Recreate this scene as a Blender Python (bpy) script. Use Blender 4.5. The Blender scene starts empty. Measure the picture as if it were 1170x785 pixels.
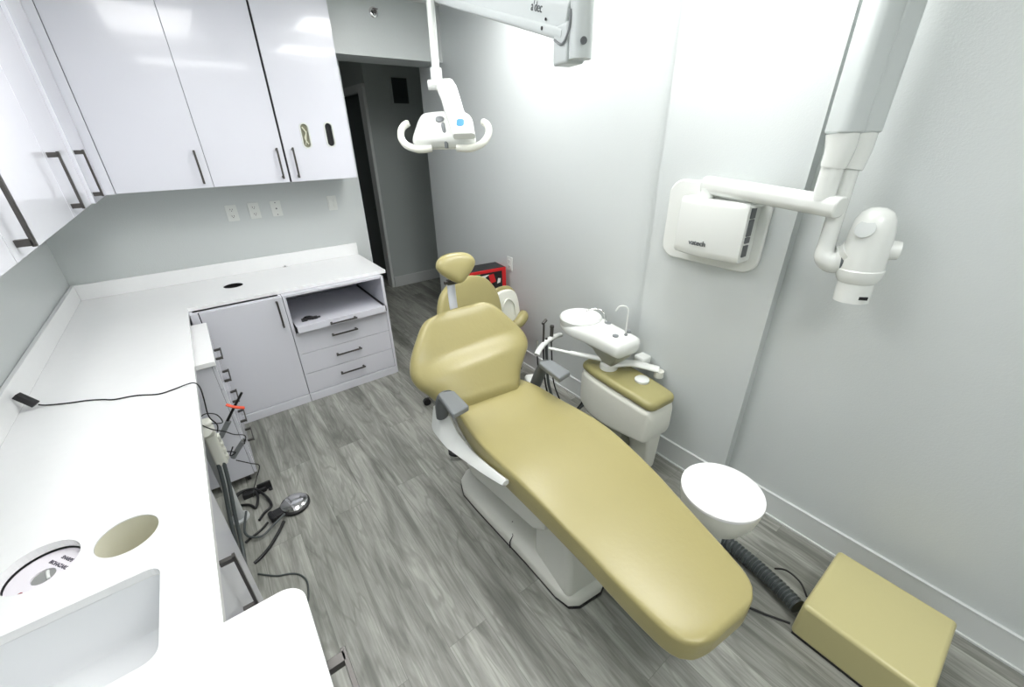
import bpy, bmesh, math, random
from mathutils import Vector, Matrix
random.seed(7)
C = bpy.context.scene.collection
SC = bpy.context.scene

# ---------------------------------------------------------------- camera, light, exposure
PI = math.pi
FPX = 467.07
yaw, pit, rol = math.radians(36.5564), math.radians(26.9210), math.radians(-1.0558)
f = Vector((math.sin(yaw)*math.cos(pit), math.cos(yaw)*math.cos(pit), -math.sin(pit)))
ri = Vector((math.cos(yaw), -math.sin(yaw), 0)); u = ri.cross(f)
ri2 = ri*math.cos(rol)+u*math.sin(rol); u2 = -ri*math.sin(rol)+u*math.cos(rol)
cam = bpy.data.objects.new('camera', bpy.data.cameras.new('camera')); C.objects.link(cam)
M3 = Matrix((ri2, u2, -f)).transposed()
cam.matrix_world = Matrix.Translation((0, 0, 1.86)) @ M3.to_4x4()
cam.data.sensor_width = 36; cam.data.lens = FPX/1170*36; cam.data.clip_start = 0.02
SC.camera = cam
SC.view_settings.view_transform = 'Standard'; SC.view_settings.look = 'None'
SC.view_settings.gamma = 1; SC.view_settings.use_curve_mapping = False
SC.view_settings.exposure = -0.08
W = bpy.data.worlds.new('world'); SC.world = W; W.use_nodes = True
W.node_tree.nodes['Background'].inputs[0].default_value = (.6, .65, .7, 1)
W.node_tree.nodes['Background'].inputs[1].default_value = 0.05
CEIL = 2.80
PANELS = [(1.52, 2.30, .6, .6, 21.0), (1.58, .95, .6, .6, 19.0), (.15, 1.7, .6, 1.2, 12.0), (.6, -.7, 1.2, .6, 14.0), (.5, 5.2, .6, .6, 2.2)]   # x, y, sx, sy, strength; last one is an unseen fill added to brighten the hallway

# ---------------------------------------------------------------- materials
MATS = {}
def srgb(c):
    return tuple(((v/255)/12.92 if v/255 <= .04045 else ((v/255+.055)/1.055)**2.4) for v in c)
def mat(name, col, rough=.5, metal=0, bump=0, bscale=200, var=0, vscale=3, coat=0, emis=None, spec=.5, trans=0):
    if name in MATS: return MATS[name]
    m = bpy.data.materials.new(name); m.use_nodes = True; nt = m.node_tree; b = nt.nodes['Principled BSDF']
    c = (*srgb(col), 1)
    b.inputs['Base Color'].default_value = c; b.inputs['Roughness'].default_value = rough
    b.inputs['Metallic'].default_value = metal; b.inputs['Coat Weight'].default_value = coat
    b.inputs['Coat Roughness'].default_value = .06
    b.inputs['Specular IOR Level'].default_value = spec
    if trans: b.inputs['Transmission Weight'].default_value = trans
    tc = nt.nodes.new('ShaderNodeTexCoord')
    n = nt.nodes.new('ShaderNodeTexNoise'); n.inputs['Scale'].default_value = vscale; n.inputs['Detail'].default_value = 4
    nt.links.new(tc.outputs['Object'], n.inputs['Vector'])
    mx = nt.nodes.new('ShaderNodeMix'); mx.data_type = 'RGBA'
    mx.inputs[6].default_value = tuple(v*(1-var) for v in c[:3])+(1,); mx.inputs[7].default_value = tuple(min(1, v*(1+var)) for v in c[:3])+(1,)
    nt.links.new(n.outputs['Fac'], mx.inputs[0]); nt.links.new(mx.outputs[2], b.inputs['Base Color'])
    if bump:
        n2 = nt.nodes.new('ShaderNodeTexNoise'); n2.inputs['Scale'].default_value = bscale; n2.inputs['Detail'].default_value = 3
        nt.links.new(tc.outputs['Object'], n2.inputs['Vector'])
        bp = nt.nodes.new('ShaderNodeBump'); bp.inputs['Strength'].default_value = bump; bp.inputs['Distance'].default_value = .01
        nt.links.new(n2.outputs['Fac'], bp.inputs['Height']); nt.links.new(bp.outputs[0], b.inputs['Normal'])
    if emis:
        b.inputs['Emission Color'].default_value = (1, .985, .96, 1); b.inputs['Emission Strength'].default_value = emis
    MATS[name] = m; return m
WALL = mat('wall_paint', (199, 204, 203), .30, bump=.12, bscale=160, var=.01)
HALL = mat('hall_paint', (186, 194, 192), .6, bump=.1, bscale=160)
CEILM = mat('ceiling_paint', (225, 226, 224), .8)
TRIM = mat('trim_paint', (208, 212, 211), .35)
LAM = mat('glossy_laminate', (226, 227, 235), .22, var=.01, coat=.4)
LAMB = mat('base_laminate', (214, 215, 222), .18, var=.01)
QUARTZ = mat('white_quartz', (244, 245, 245), .16, var=.015, vscale=25)
INSIDE = mat('cabinet_inside', (176, 176, 186), .5)
GAP = mat('gap_shade_and_seam', (40, 40, 44), .8)  # dark sheets behind the fronts paint the shade in their gaps; also colours base seam
STEEL = mat('brushed_steel', (92, 90, 88), .42, .85)
CHROME = mat('chrome', (215, 215, 215), .08, 1)
VINYL = mat('beige_vinyl', (160, 151, 102), .31, bump=.06, bscale=60, var=.03, vscale=6)
VINYLD = mat('box_vinyl', (188, 181, 132), .3, bump=.03, bscale=40, var=.02)
ABS = mat('white_plastic', (222, 225, 221), .25, var=.01)
CREAM = mat('cream_plastic', (224, 225, 215), .35, var=.02)
GREYP = mat('grey_plastic', (118, 122, 124), .45)
GREYD = mat('dark_grey_plastic', (92, 96, 98), .5)
GREYW = mat('warm_grey_plastic', (150, 152, 138), .45)
BLACK = mat('black_rubber', (22, 22, 24), .45)
HOSE = mat('grey_hose', (72, 78, 78), .45)
RED = mat('red_print', (196, 30, 34), .4)
ORANGE = mat('orange_plastic', (214, 78, 48), .4)
BLUE = mat('blue_button', (42, 128, 205), .3)
GREEN = mat('green_print', (70, 150, 70), .4)
DOORD = mat('dark_door', (78, 86, 86), .35)
LIGHT = mat('light_panel', (250, 250, 250), .5)
SHADOWIN = mat('slot_shade', (20, 20, 22), .7)  # near-black plate colour, paints the shade inside the empty dispenser slot

def floor_mat():
    m = bpy.data.materials.new('oak_plank_vinyl'); m.use_nodes = True; nt = m.node_tree; b = nt.nodes['Principled BSDF']
    N = nt.nodes.new; L = nt.links.new
    tc = N('ShaderNodeTexCoord')
    mp = N('ShaderNodeMapping'); mp.inputs['Rotation'].default_value = (0, 0, PI/2); mp.inputs['Location'].default_value = (.35, .03, 0)
    L(tc.outputs['Object'], mp.inputs[0])
    br = N('ShaderNodeTexBrick'); br.offset = .37; br.inputs['Scale'].default_value = 1
    br.inputs['Brick Width'].default_value = 1.52; br.inputs['Row Height'].default_value = .18
    br.inputs['Mortar Size'].default_value = .0008; br.inputs['Mortar Smooth'].default_value = .3
    br.inputs['Color1'].default_value = (0, 0, 0, 1); br.inputs['Color2'].default_value = (1, 1, 1, 1); br.inputs['Mortar'].default_value = (.5, .5, .5, 1)
    L(mp.outputs[0], br.inputs['Vector'])
    # grain, stretched along the planks, shifted for each plank
    sh = N('ShaderNodeVectorMath'); sh.operation = 'MULTIPLY_ADD'; sh.inputs[1].default_value = (7, 7, 7)
    L(br.outputs['Color'], sh.inputs[0]); L(tc.outputs['Object'], sh.inputs[2])
    m2 = N('ShaderNodeMapping'); m2.inputs['Scale'].default_value = (6.5, .75, 1); L(sh.outputs[0], m2.inputs[0])
    n1 = N('ShaderNodeTexNoise'); n1.inputs['Scale'].default_value = 1.6; n1.inputs['Detail'].default_value = 8; n1.inputs['Roughness'].default_value = .62; n1.inputs['Distortion'].default_value = .8
    L(m2.outputs[0], n1.inputs['Vector'])
    m3 = N('ShaderNodeMapping'); m3.inputs['Scale'].default_value = (60, 3, 1); L(sh.outputs[0], m3.inputs[0])
    n2 = N('ShaderNodeTexNoise'); n2.inputs['Scale'].default_value = 2; n2.inputs['Detail'].default_value = 5
    L(m3.outputs[0], n2.inputs['Vector'])
    cr = N('ShaderNodeValToRGB'); e = cr.color_ramp.elements
    e[0].position = .30; e[0].color = (*srgb((104, 106, 99)), 1); e[1].position = .68; e[1].color = (*srgb((182, 183, 175)), 1)
    L(n1.outputs['Fac'], cr.inputs[0])
    mx = N('ShaderNodeMix'); mx.data_type = 'RGBA'; mx.blend_type = 'MULTIPLY'; mx.inputs[0].default_value = .55
    c2 = N('ShaderNodeValToRGB'); c2.color_ramp.elements[0].color = (.62, .62, .62, 1); c2.color_ramp.elements[0].position = .35; c2.color_ramp.elements[1].position = .6
    L(n2.outputs['Fac'], c2.inputs[0]); L(cr.outputs[0], mx.inputs[6]); L(c2.outputs[0], mx.inputs[7])
    m4 = N('ShaderNodeMix'); m4.data_type = 'RGBA'; m4.blend_type = 'MULTIPLY'; m4.inputs[0].default_value = 1
    c3 = N('ShaderNodeValToRGB'); c3.color_ramp.elements[0].color = (.80, .80, .80, 1); c3.color_ramp.elements[1].color = (1.05, 1.05, 1.05, 1)
    L(br.outputs['Color'], c3.inputs[0]); L(mx.outputs[2], m4.inputs[6]); L(c3.outputs[0], m4.inputs[7])
    m5 = N('ShaderNodeMix'); m5.data_type = 'RGBA'; m5.inputs[7].default_value = (*srgb((104, 106, 100)), 1)
    # cathedral grain: contour lines of a stretched noise
    m6 = N('ShaderNodeMapping'); m6.inputs['Scale'].default_value = (7.5, 1.0, 1); L(sh.outputs[0], m6.inputs[0])
    n3 = N('ShaderNodeTexNoise'); n3.inputs['Scale'].default_value = 1.0; n3.inputs['Detail'].default_value = 3; n3.inputs['Distortion'].default_value = .5
    L(m6.outputs[0], n3.inputs['Vector'])
    k1 = N('ShaderNodeMath'); k1.operation = 'MULTIPLY'; k1.inputs[1].default_value = 52; L(n3.outputs['Fac'], k1.inputs[0])
    k2 = N('ShaderNodeMath'); k2.operation = 'SINE'; L(k1.outputs[0], k2.inputs[0])
    r2 = N('ShaderNodeValToRGB'); r2.color_ramp.elements[0].position = .55; r2.color_ramp.elements[0].color = (0, 0, 0, 1); r2.color_ramp.elements[1].position = 1; r2.color_ramp.elements[1].color = (1, 1, 1, 1)
    L(k2.outputs[0], r2.inputs[0])
    k3 = N('ShaderNodeMath'); k3.operation = 'MULTIPLY'; L(r2.outputs[0], k3.inputs[0]); L(c2.outputs[0], k3.inputs[1])
    k4 = N('ShaderNodeMath'); k4.operation = 'MULTIPLY'; k4.inputs[1].default_value = .34; L(k3.outputs[0], k4.inputs[0])
    m7 = N('ShaderNodeMix'); m7.data_type = 'RGBA'; m7.inputs[7].default_value = (*srgb((78, 80, 72)), 1)
    L(k4.outputs[0], m7.inputs[0]); L(m4.outputs[2], m7.inputs[6])
    L(br.outputs['Fac'], m5.inputs[0]); L(m7.outputs[2], m5.inputs[6]); L(m5.outputs[2], b.inputs['Base Color'])
    b.inputs['Roughness'].default_value = .42
    bp = N('ShaderNodeBump'); bp.inputs['Strength'].default_value = .12; bp.inputs['Distance'].default_value = .004
    L(n2.outputs['Fac'], bp.inputs['Height']); L(bp.outputs[0], b.inputs['Normal'])
    return m
FLOOR = floor_mat()

# ---------------------------------------------------------------- mesh helpers
def obj(name, bm, m, parent=None, smooth=None, label=None, bevel=0, seg=2):
    bmesh.ops.recalc_face_normals(bm, faces=bm.faces)
    me = bpy.data.meshes.new(name); bm.to_mesh(me); bm.free()
    ms = m if isinstance(m, (list, tuple)) else [m]
    for k in ms: me.materials.append(k)
    o = bpy.data.objects.new(name, me); C.objects.link(o)
    if parent: o.parent = parent
    if bevel:
        md = o.modifiers.new('bevel', 'BEVEL'); md.width = bevel; md.segments = seg; md.limit_method = 'ANGLE'; md.angle_limit = math.radians(50)
        md.harden_normals = False
    if smooth is None: smooth = bool(bevel)
    if smooth:
        for p in me.polygons: p.use_smooth = True
        try: me.set_sharp_from_angle(angle=math.radians(60 if bevel else 42))
        except Exception: pass
    if label: o['label'] = label
    return o
def thing(name, label, cat, loc=(0, 0, 0), rz=0, group=None):
    o = bpy.data.objects.new(name, None); C.objects.link(o); o.empty_display_size = .05
    o.location = loc; o.rotation_euler = (0, 0, rz); o['label'] = label; o['category'] = cat
    if group: o['group'] = group
    return o
def tag(o, label, cat, group=None, kind=None):
    o['label'] = label; o['category'] = cat
    if group: o['group'] = group
    if kind: o['kind'] = kind
    return o
def B(): return bmesh.new()
def box(bm, x0, x1, y0, y1, z0, z1, mi=0, rot=None):
    vs = [bm.verts.new((x, y, z)) for z in (z0, z1) for y in (y0, y1) for x in (x0, x1)]
    fs = [(0, 2, 3, 1), (4, 5, 7, 6), (0, 1, 5, 4), (2, 6, 7, 3), (0, 4, 6, 2), (1, 3, 7, 5)]
    for q in fs: bm.faces.new([vs[i] for i in q]).material_index = mi
    if rot:
        bmesh.ops.rotate(bm, verts=vs, cent=rot[0], matrix=rot[1])
    return vs
def bobj(name, x0, x1, y0, y1, z0, z1, m, parent=None, bevel=.002, **k):
    bm = B(); box(bm, x0, x1, y0, y1, z0, z1); return obj(name, bm, m, parent, bevel=bevel, **k)
def prism(bm, pts, z0, z1, mi=0):
    lo = [bm.verts.new((*p, z0)) for p in pts]; hi = [bm.verts.new((*p, z1)) for p in pts]
    bm.faces.new(lo).material_index = mi; bm.faces.new(hi).material_index = mi
    n = len(pts)
    for i in range(n): bm.faces.new((lo[i], lo[(i+1) % n], hi[(i+1) % n], hi[i])).material_index = mi
    return lo+hi
def frame_of(d):
    d = d.normalized(); a = Vector((0, 0, 1)) if abs(d.z) < .95 else Vector((1, 0, 0))
    x = d.cross(a).normalized(); return x, d.cross(x).normalized()
def cyl(bm, a, b, r0, r1=None, n=24, mi=0, cap=True):
    a, b = Vector(a), Vector(b); r1 = r0 if r1 is None else r1; x, y = frame_of(b-a)
    A = [bm.verts.new(a+(x*math.cos(t)+y*math.sin(t))*r0) for t in (2*PI*i/n for i in range(n))]
    D = [bm.verts.new(b+(x*math.cos(t)+y*math.sin(t))*r1) for t in (2*PI*i/n for i in range(n))]
    for i in range(n): bm.faces.new((A[i], A[(i+1) % n], D[(i+1) % n], D[i])).material_index = mi
    if cap: bm.faces.new(A).material_index = mi; bm.faces.new(D).material_index = mi
    return A+D
def lathe(bm, prof, c=(0, 0, 0), axis=(0, 0, 1), n=40, mi=0):
    ax = Vector(axis).normalized(); x, y = frame_of(ax); c = Vector(c); rings = []
    for r, h in prof:
        if r < 1e-5: rings.append([bm.verts.new(c+ax*h)])
        else: rings.append([bm.verts.new(c+ax*h+(x*math.cos(2*PI*i/n)+y*math.sin(2*PI*i/n))*r) for i in range(n)])
    for A, D in zip(rings, rings[1:]):
        if len(A) == 1 and len(D) == 1: continue
        for i in range(n):
            if len(A) == 1: q = (A[0], D[(i+1) % n], D[i])
            elif len(D) == 1: q = (A[i], A[(i+1) % n], D[0])
            else: q = (A[i], A[(i+1) % n], D[(i+1) % n], D[i])
            bm.faces.new(q).material_index = mi
    for R in (rings[0], rings[-1]):
        if len(R) > 2:
            bm.faces.new(R).material_index = mi
def crom(P, k=8):
    P = [Vector(p) for p in P]; out = []
    for i in range(len(P)-1):
        p0 = P[max(i-1, 0)]; p1 = P[i]; p2 = P[i+1]; p3 = P[min(i+2, len(P)-1)]
        for j in range(k):
            t = j/k
            out.append(.5*((2*p1)+(-p0+p2)*t+(2*p0-5*p1+4*p2-p3)*t*t+(-p0+3*p1-3*p2+p3)*t**3))
    out.append(P[-1]); return out
def tube(bm, P, r, n=12, k=8, mi=0, smoothpath=True, rf=None, flat=1.0):
    Q = crom(P, k) if smoothpath else [Vector(p) for p in P]
    rings = []; px = None
    for i, q in enumerate(Q):
        d = (Q[min(i+1, len(Q)-1)]-Q[max(i-1, 0)])
        if d.length < 1e-7: d = Vector((0, 0, 1))
        d.normalize()
        if px is None: x, y = frame_of(d)
        else:
            x = px-d*px.dot(d)
            x = x.normalized() if x.length > 1e-6 else frame_of(d)[0]
            y = d.cross(x)
        px = x; rr = r*(rf(i/(len(Q)-1)) if rf else 1)
        rings.append([bm.verts.new(q+(x*math.cos(2*PI*j/n)+y*flat*math.sin(2*PI*j/n))*rr) for j in range(n)])
    for A, D in zip(rings, rings[1:]):
        for j in range(n): bm.faces.new((A[j], A[(j+1) % n], D[(j+1) % n], D[j])).material_index = mi
    bm.faces.new(rings[0]).material_index = mi; bm.faces.new(rings[-1]).material_index = mi
def rrect(w, h, r, n=6, cx=0, cy=0):
    out = []
    for sx, sy, a0 in ((1, 1, 0), (-1, 1, PI/2), (-1, -1, PI), (1, -1, 1.5*PI)):
        for i in range(n+1):
            a = a0+PI/2*i/n; out.append((cx+sx*(w/2-r)+r*math.cos(a), cy+sy*(h/2-r)+r*math.sin(a)))
    return out
def interp(T, t, c):
    if t <= T[0][0]: return T[0][c]
    for a, b in zip(T, T[1:]):
        if t <= b[0]:
            k = (t-a[0])/(b[0]-a[0]); return a[c]*(1-k)+b[c]*k
    return T[-1][c]
def smooth_tab(T, n=60):
    """table rows (t, a, b, ...) resampled with Catmull-Rom so outlines are curves"""
    rows = []; m = len(T)
    for i in range(m-1):
        p0 = T[max(i-1, 0)]; p1 = T[i]; p2 = T[i+1]; p3 = T[min(i+2, m-1)]
        for j in range(6):
            t = j/6
            rows.append(tuple(.5*((2*b)+(-a+c)*t+(2*a-5*b+4*c-d)*t*t+(-a+3*b-3*c+d)*t**3) for a, b, c, d in zip(p0, p1, p2, p3)))
    rows.append(tuple(T[-1])); return rows
def pad(T, rc=.035, rend0=.04, rend1=.04, crown=.0, n=56, nl=72, xf=None, bulge=None):
    """upholstered slab lofted along t. rows: (t, left, right, top, bottom)"""
    bm = B(); T = smooth_tab(T); t0, t1 = T[0][0], T[-1][0]; rings = []
    ts = []
    for i in range(9):
        a = PI/2*i/8; ts.append(t0+rend0*(1-math.cos(a)))
    for i in range(1, nl): ts.append(t0+rend0+(t1-rend1-t0-rend0)*i/nl)
    for i in range(9):
        a = PI/2*(8-i)/8; ts.append(t1-rend1*(1-math.cos(a)))
    for t in ts:
        L, R, Z1, Z0 = (interp(T, t, c) for c in (1, 2, 3, 4))
        d0 = t-t0; d1 = t1-t; ins = 0; 
        if d0 < rend0: ins = rend0-math.sqrt(max(0, rend0**2-(rend0-d0)**2))
        if d1 < rend1: ins = max(ins, rend1-math.sqrt(max(0, rend1**2-(rend1-d1)**2)))
        h = (Z1-Z0)/2; hh = h*(1-min(.82, ins/max(rend0, rend1)*.82)); w = (R-L)/2-ins*.9; cx = (L+R)/2; cz = (Z0+Z1)/2
        r = min(rc, hh*.98, w*.9)
        pts = rrect(2*w, 2*hh, r, 6)
        # add points along the top and bottom so the crown can curve
        ring = []
        m = len(pts); seq = []
        for i in range(m):
            a, b = pts[i], pts[(i+1) % m]; seq.append(a)
            if abs(a[0]-b[0]) > w*.5:
                for k in range(1, 14): seq.append((a[0]+(b[0]-a[0])*k/14, a[1]))
        for (x, z) in seq:
            q = max(0, 1-(x/max(w, 1e-4))**2)
            zz = z+(crown*q if z > 0 else 0)
            if bulge and z > 0: zz += bulge(x/max(w, 1e-4), (t-t0)/(t1-t0))*min(1, q*3)
            p = (cx+x, t, cz+zz)
            ring.append(bm.verts.new(xf(p) if xf else p))
        rings.append(ring)
    for A, D in zip(rings, rings[1:]):
        k = len(A)
        for j in range(k): bm.faces.new((A[j], A[(j+1) % k], D[(j+1) % k], D[j]))
    bm.faces.new(rings[0]); bm.faces.new(rings[-1]); return bm
def slab(outline, holes, z0, z1):
    bm = B(); loops = [outline]+holes; bot = []; top = []
    for z, store in ((z0, bot), (z1, top)):
        E = []
        for lp in loops:
            vs = [bm.verts.new((*p, z)) for p in lp]; store.append(vs)
            E += [bm.edges.new((vs[i], vs[(i+1) % len(vs)])) for i in range(len(vs))]
        bmesh.ops.triangle_fill(bm, edges=E, use_beauty=True)
    for a, b in zip(bot, top):
        for i in range(len(a)): bm.faces.new((a[i], a[(i+1) % len(a)], b[(i+1) % len(a)], b[i]))
    return bm
def circ(cx, cy, r, n=48): return [(cx+r*math.cos(2*PI*i/n), cy+r*math.sin(2*PI*i/n)) for i in range(n)]
def text(name, s, size, mtx, m, parent=None, depth=.0006, bold=0, label=None):
    cu = bpy.data.curves.new(name, 'FONT'); cu.body = s; cu.size = size; cu.extrude = depth; cu.align_x = 'CENTER'; cu.align_y = 'CENTER'; cu.offset = bold
    t = bpy.data.objects.new(name+'_tmp', cu); C.objects.link(t)
    me = bpy.data.meshes.new_from_object(t.evaluated_get(bpy.context.evaluated_depsgraph_get()))
    bpy.data.objects.remove(t); me.transform(mtx); me.materials.clear(); me.materials.append(m)
    o = bpy.data.objects.new(name, me); C.objects.link(o)
    if parent: o.parent = parent
    if label: o['label'] = label
    return o
def basis(o, x, y):
    x = Vector(x).normalized(); y = Vector(y); y = (y-x*y.dot(x)).normalized(); z = x.cross(y)
    m = Matrix((x, y, z)).transposed().to_4x4(); m.translation = Vector(o); return m
def struct(o, label=None):
    o['kind'] = 'structure'
    if label: o['label'] = label
    return o
def wall(name, x0, x1, y0, y1, z0, z1, m=WALL):
    bm = B(); box(bm, x0, x1, y0, y1, z0, z1); return struct(obj(name, bm, m))

# ---------------------------------------------------------------- room shell
XL, XR, YB = -.80, 2.04, 3.87
wall('floor', -1.0, 4.2, -1.7, 8.2, -.1, 0, FLOOR)
wall('ceiling', -1.0, 4.2, -1.7, 8.2, CEIL, CEIL+.1, CEILM)
wall('wall_left', XL-.12, XL, -1.6, YB, 0, CEIL)
wall('wall_back', XL-.12, 1.235, YB, YB+.12, 0, CEIL)
wall('wall_right', XR, XR+.12, -1.6, 4.11, 0, CEIL)
wall('wall_near', XL, XR, -1.6, -1.5, 0, CEIL)
wall('trim_header', 1.118, XR, 3.66, 3.99, 2.42, CEIL)
wall('trim_pilaster', 1.98, XR, .685, 1.36, 0, CEIL)
# hallway beyond the opening
wall('wall_hallback', 1.96, 4.1, 5.36, 5.48, 0, CEIL, HALL)
wall('wall_hallside', 1.96, 2.08, 5.48, 5.56, 0, CEIL, HALL)
wall('wall_hallside_above', 1.96, 2.08, 5.56, 6.5, 2.36, CEIL, HALL)
wall('wall_hallside_far', 1.96, 2.08, 6.5, 8.1, 0, CEIL, HALL)
wall('wall_hallend', -.95, 2.08, 8.0, 8.1, 0, CEIL, HALL)
wall('wall_hallleft', -.92, -.82, YB+.12, 8.0, 0, CEIL, HALL)
wall('wall_hallright', 4.1, 4.2, 4.0, 5.48, 0, CEIL, HALL)
wall('wall_hallfront', XR+.12, 4.2, 3.99, 4.11, 0, CEIL, HALL)
bm = B()
box(bm, 1.925, 1.96, 5.36, 5.52, 0, 2.42); box(bm, 1.925, 1.96, 6.5, 6.58, 0, 2.42); box(bm, 1.925, 1.96, 5.52, 6.5, 2.34, 2.42)
box(bm, 1.98, 2.08, 5.56, 5.60, 0, 2.36)
struct(obj('trim_doorcasing', bm, mat('casing_paint', (222, 226, 225), .35), bevel=.004))
d = bobj('door_1', 2.02, 2.06, 5.60, 6.5, 0.01, 2.35, DOORD); struct(d)
bm = B(); cyl(bm, (2.02, 5.68, 1.0), (1.985, 5.68, 1.0), .011); cyl(bm, (1.985, 5.68, 1.0), (1.985, 5.80, 1.0), .009)
obj('door_handle', bm, STEEL, d, smooth=True)
# baseboards
def baseboard(name, pts):
    bm = B()
    for (x0, x1, y0, y1) in pts:
        box(bm, x0, x1, y0, y1, 0, .145)
        if y1-y0 > x1-x0: box(bm, x0-.003, x0, y0, y1, .139, .146); box(bm, x0-.010, x0, y0, y1, 0, .012)
    return struct(obj(name, bm, TRIM, bevel=.004))
baseboard('baseboard_right', [(XR-.014, XR, 1.36, 4.11), (1.966, 1.98, .671, 1.36), (1.98, XR-.014, .671, .685), (XR-.014, XR, -1.5, .671)])
baseboard('baseboard_hall', [(1.96, 4.1, 5.346, 5.36)])
# outlets and switches (face of each lies on its wall)
def wallplate(name, label, cat, c, n, kind, group=None):
    """c centre on wall, n: 'y' faces -Y, 'x' faces -X"""
    t = thing(name, label, cat, c, 0 if n == 'y' else -PI/2, group)
    w, h = (.075, .118)
    bm = B(); vs = prism(bm, rrect(w, h, .006), 0, .006)
    bmesh.ops.rotate(bm, verts=vs, cent=(0, 0, 0), matrix=Matrix.Rotation(PI/2, 3, 'X'))
    obj('cover_plate', bm, ABS, t, bevel=.0015)
    if kind == 'outlet':
        for s in (-1, 1):
            bm = B(); box(bm, -.017, .017, -.0085, -.004, s*.024-.014, s*.024+.014); r = obj('socket', bm, ABS, t, bevel=.003)
            bm = B()
            for dx in (-.007, .007): box(bm, dx-.0015, dx+.0015, -.0092, -.008, s*.024-.002, s*.024+.008)
            cyl(bm, (0, -.0092, s*.024-.008), (0, -.008, s*.024-.008), .003, n=10)
            obj('slots', bm, BLACK, r)
    elif kind == 'jack':
        for z in (-.045, 0, .045):
            bm = B(); cyl(bm, (0, -.0075, z), (0, -.004, z), .004 if z else .006, n=12); obj('jack_port' if not z else 'screw', bm, GREYD, t, smooth=True)
    else:
        for dx in (-.02, .02):
            bm = B(); box(bm, dx-.012, dx+.012, -.011, -.004, -.034, .034); obj('rocker', bm, ABS, t, bevel=.003)
    return t
wallplate('wall_outlet', 'white double wall outlet above back counter, leftmost of the row', 'outlet', (.235, YB, 1.37), 'y', 'outlet', 'outlets above the back counter')
wallplate('wall_outlet', 'white double wall outlet above back counter, second from the left', 'outlet', (.385, YB, 1.372), 'y', 'outlet', 'outlets above the back counter')
wallplate('data_jack_plate', 'white plate with three small ports right of the counter outlets', 'wall plate', (.54, YB, 1.372), 'y', 'jack')
wallplate('light_switch', 'white light switch plate on back wall under the last upper cabinet', 'light switch', (.975, YB, 1.372), 'y', 'switch')
wallplate('wall_outlet', 'white wall outlet low on right wall behind the red box', 'outlet', (XR, 2.76, .885), 'x', 'outlet')

# fire sprinkler on the header
t = thing('fire_sprinkler', 'round chrome and white fire sprinkler high on the white header', 'sprinkler', (1.49, 3.66, 2.695))
bm = B(); lathe(bm, [(.033, 0), (.034, .004), (.030, .008), (.020, .009), (.017, .004), (0, .003)], (0, 0, 0), (0, -1, 0)); obj('escutcheon', bm, CHROME, t, smooth=True)
bm = B(); cyl(bm, (0, -.004, 0), (0, -.03, 0), .008); cyl(bm, (0, -.03, 0), (0, -.033, 0), .013, n=16); box(bm, -.018, .018, -.05, -.03, .012, .015); obj('nozzle', bm, STEEL, t, smooth=True)
# vent on the dark hall wall
t = thing('air_vent', 'dark square vent high on the hallway wall', 'vent', (2.5, 5.36, 2.36))
bm = B(); box(bm, -.24, .24, -.015, 0, -.15, .15); obj('vent_frame', bm, HALL, t, bevel=.003)
bm = B(); box(bm, -.22, -.03, -.02, -.014, -.13, .13); obj('grille', bm, mat('vent_dark', (60, 66, 68), .5), t)

# ceiling light panels and the added hallway fill
for i, (x, y, sx, sy, s) in enumerate(PANELS):
    lab = ['square ceiling light panel above the back half of the right wall', 'square ceiling light panel above the foot of the dental chair', 'long ceiling light panel above the left worktop', 'wide ceiling light panel at the near end of the room', 'unseen square fill light added to brighten the hallway beyond the opening'][i]
    t = thing('ceiling_light', lab, 'ceiling light', (x, y, CEIL), 0, 'ceiling light panels')
    bm = B(); a, b = sx/2, sy/2
    for (p, q, r_, s_) in ((-a-.02, a+.02, -b-.02, -b), (-a-.02, a+.02, b, b+.02), (-a-.02, -a, -b, b), (a, a+.02, -b, b)): box(bm, p, q, r_, s_, -.02, 0)
    obj('frame', bm, TRIM, t)
    bm = B(); box(bm, -a, a, -b, b, -.012, -.004)
    m = LIGHT.copy(); m.name = 'light_panel_%d' % i
    pb = m.node_tree.nodes['Principled BSDF']; pb.inputs['Emission Color'].default_value = (1, .995, .985, 1); pb.inputs['Emission Strength'].default_value = s
    obj('diffuser', bm, m, t)

# ---------------------------------------------------------------- casework helpers
def pull(name, p, L, axis, out, parent, r=.006, off=.03, m=STEEL, square=True, feet=.012):
    """bar pull centred at p on a face; axis: direction of bar; out: direction out of face"""
    p, a, o = Vector(p), Vector(axis).normalized(), Vector(out).normalized(); s = a.cross(o)
    bm = B()
    def blk(c, la, lo, ls):
        vs = [bm.verts.new(c+a*i*la+o*j*lo+s*k*ls) for i in (-1, 1) for j in (-1, 1) for k in (-1, 1)]
        for q in ((0, 1, 3, 2), (4, 6, 7, 5), (0, 4, 5, 1), (2, 3, 7, 6), (0, 2, 6, 4), (1, 5, 7, 3)): bm.faces.new([vs[i] for i in q])
    blk(p+o*off, L/2, r*.55, r)
    for e in (-1, 1): blk(p+a*e*(L/2-feet)+o*off*.5, r*1.1, off*.5, r)
    return obj(name, bm, m, parent, bevel=.001)

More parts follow.
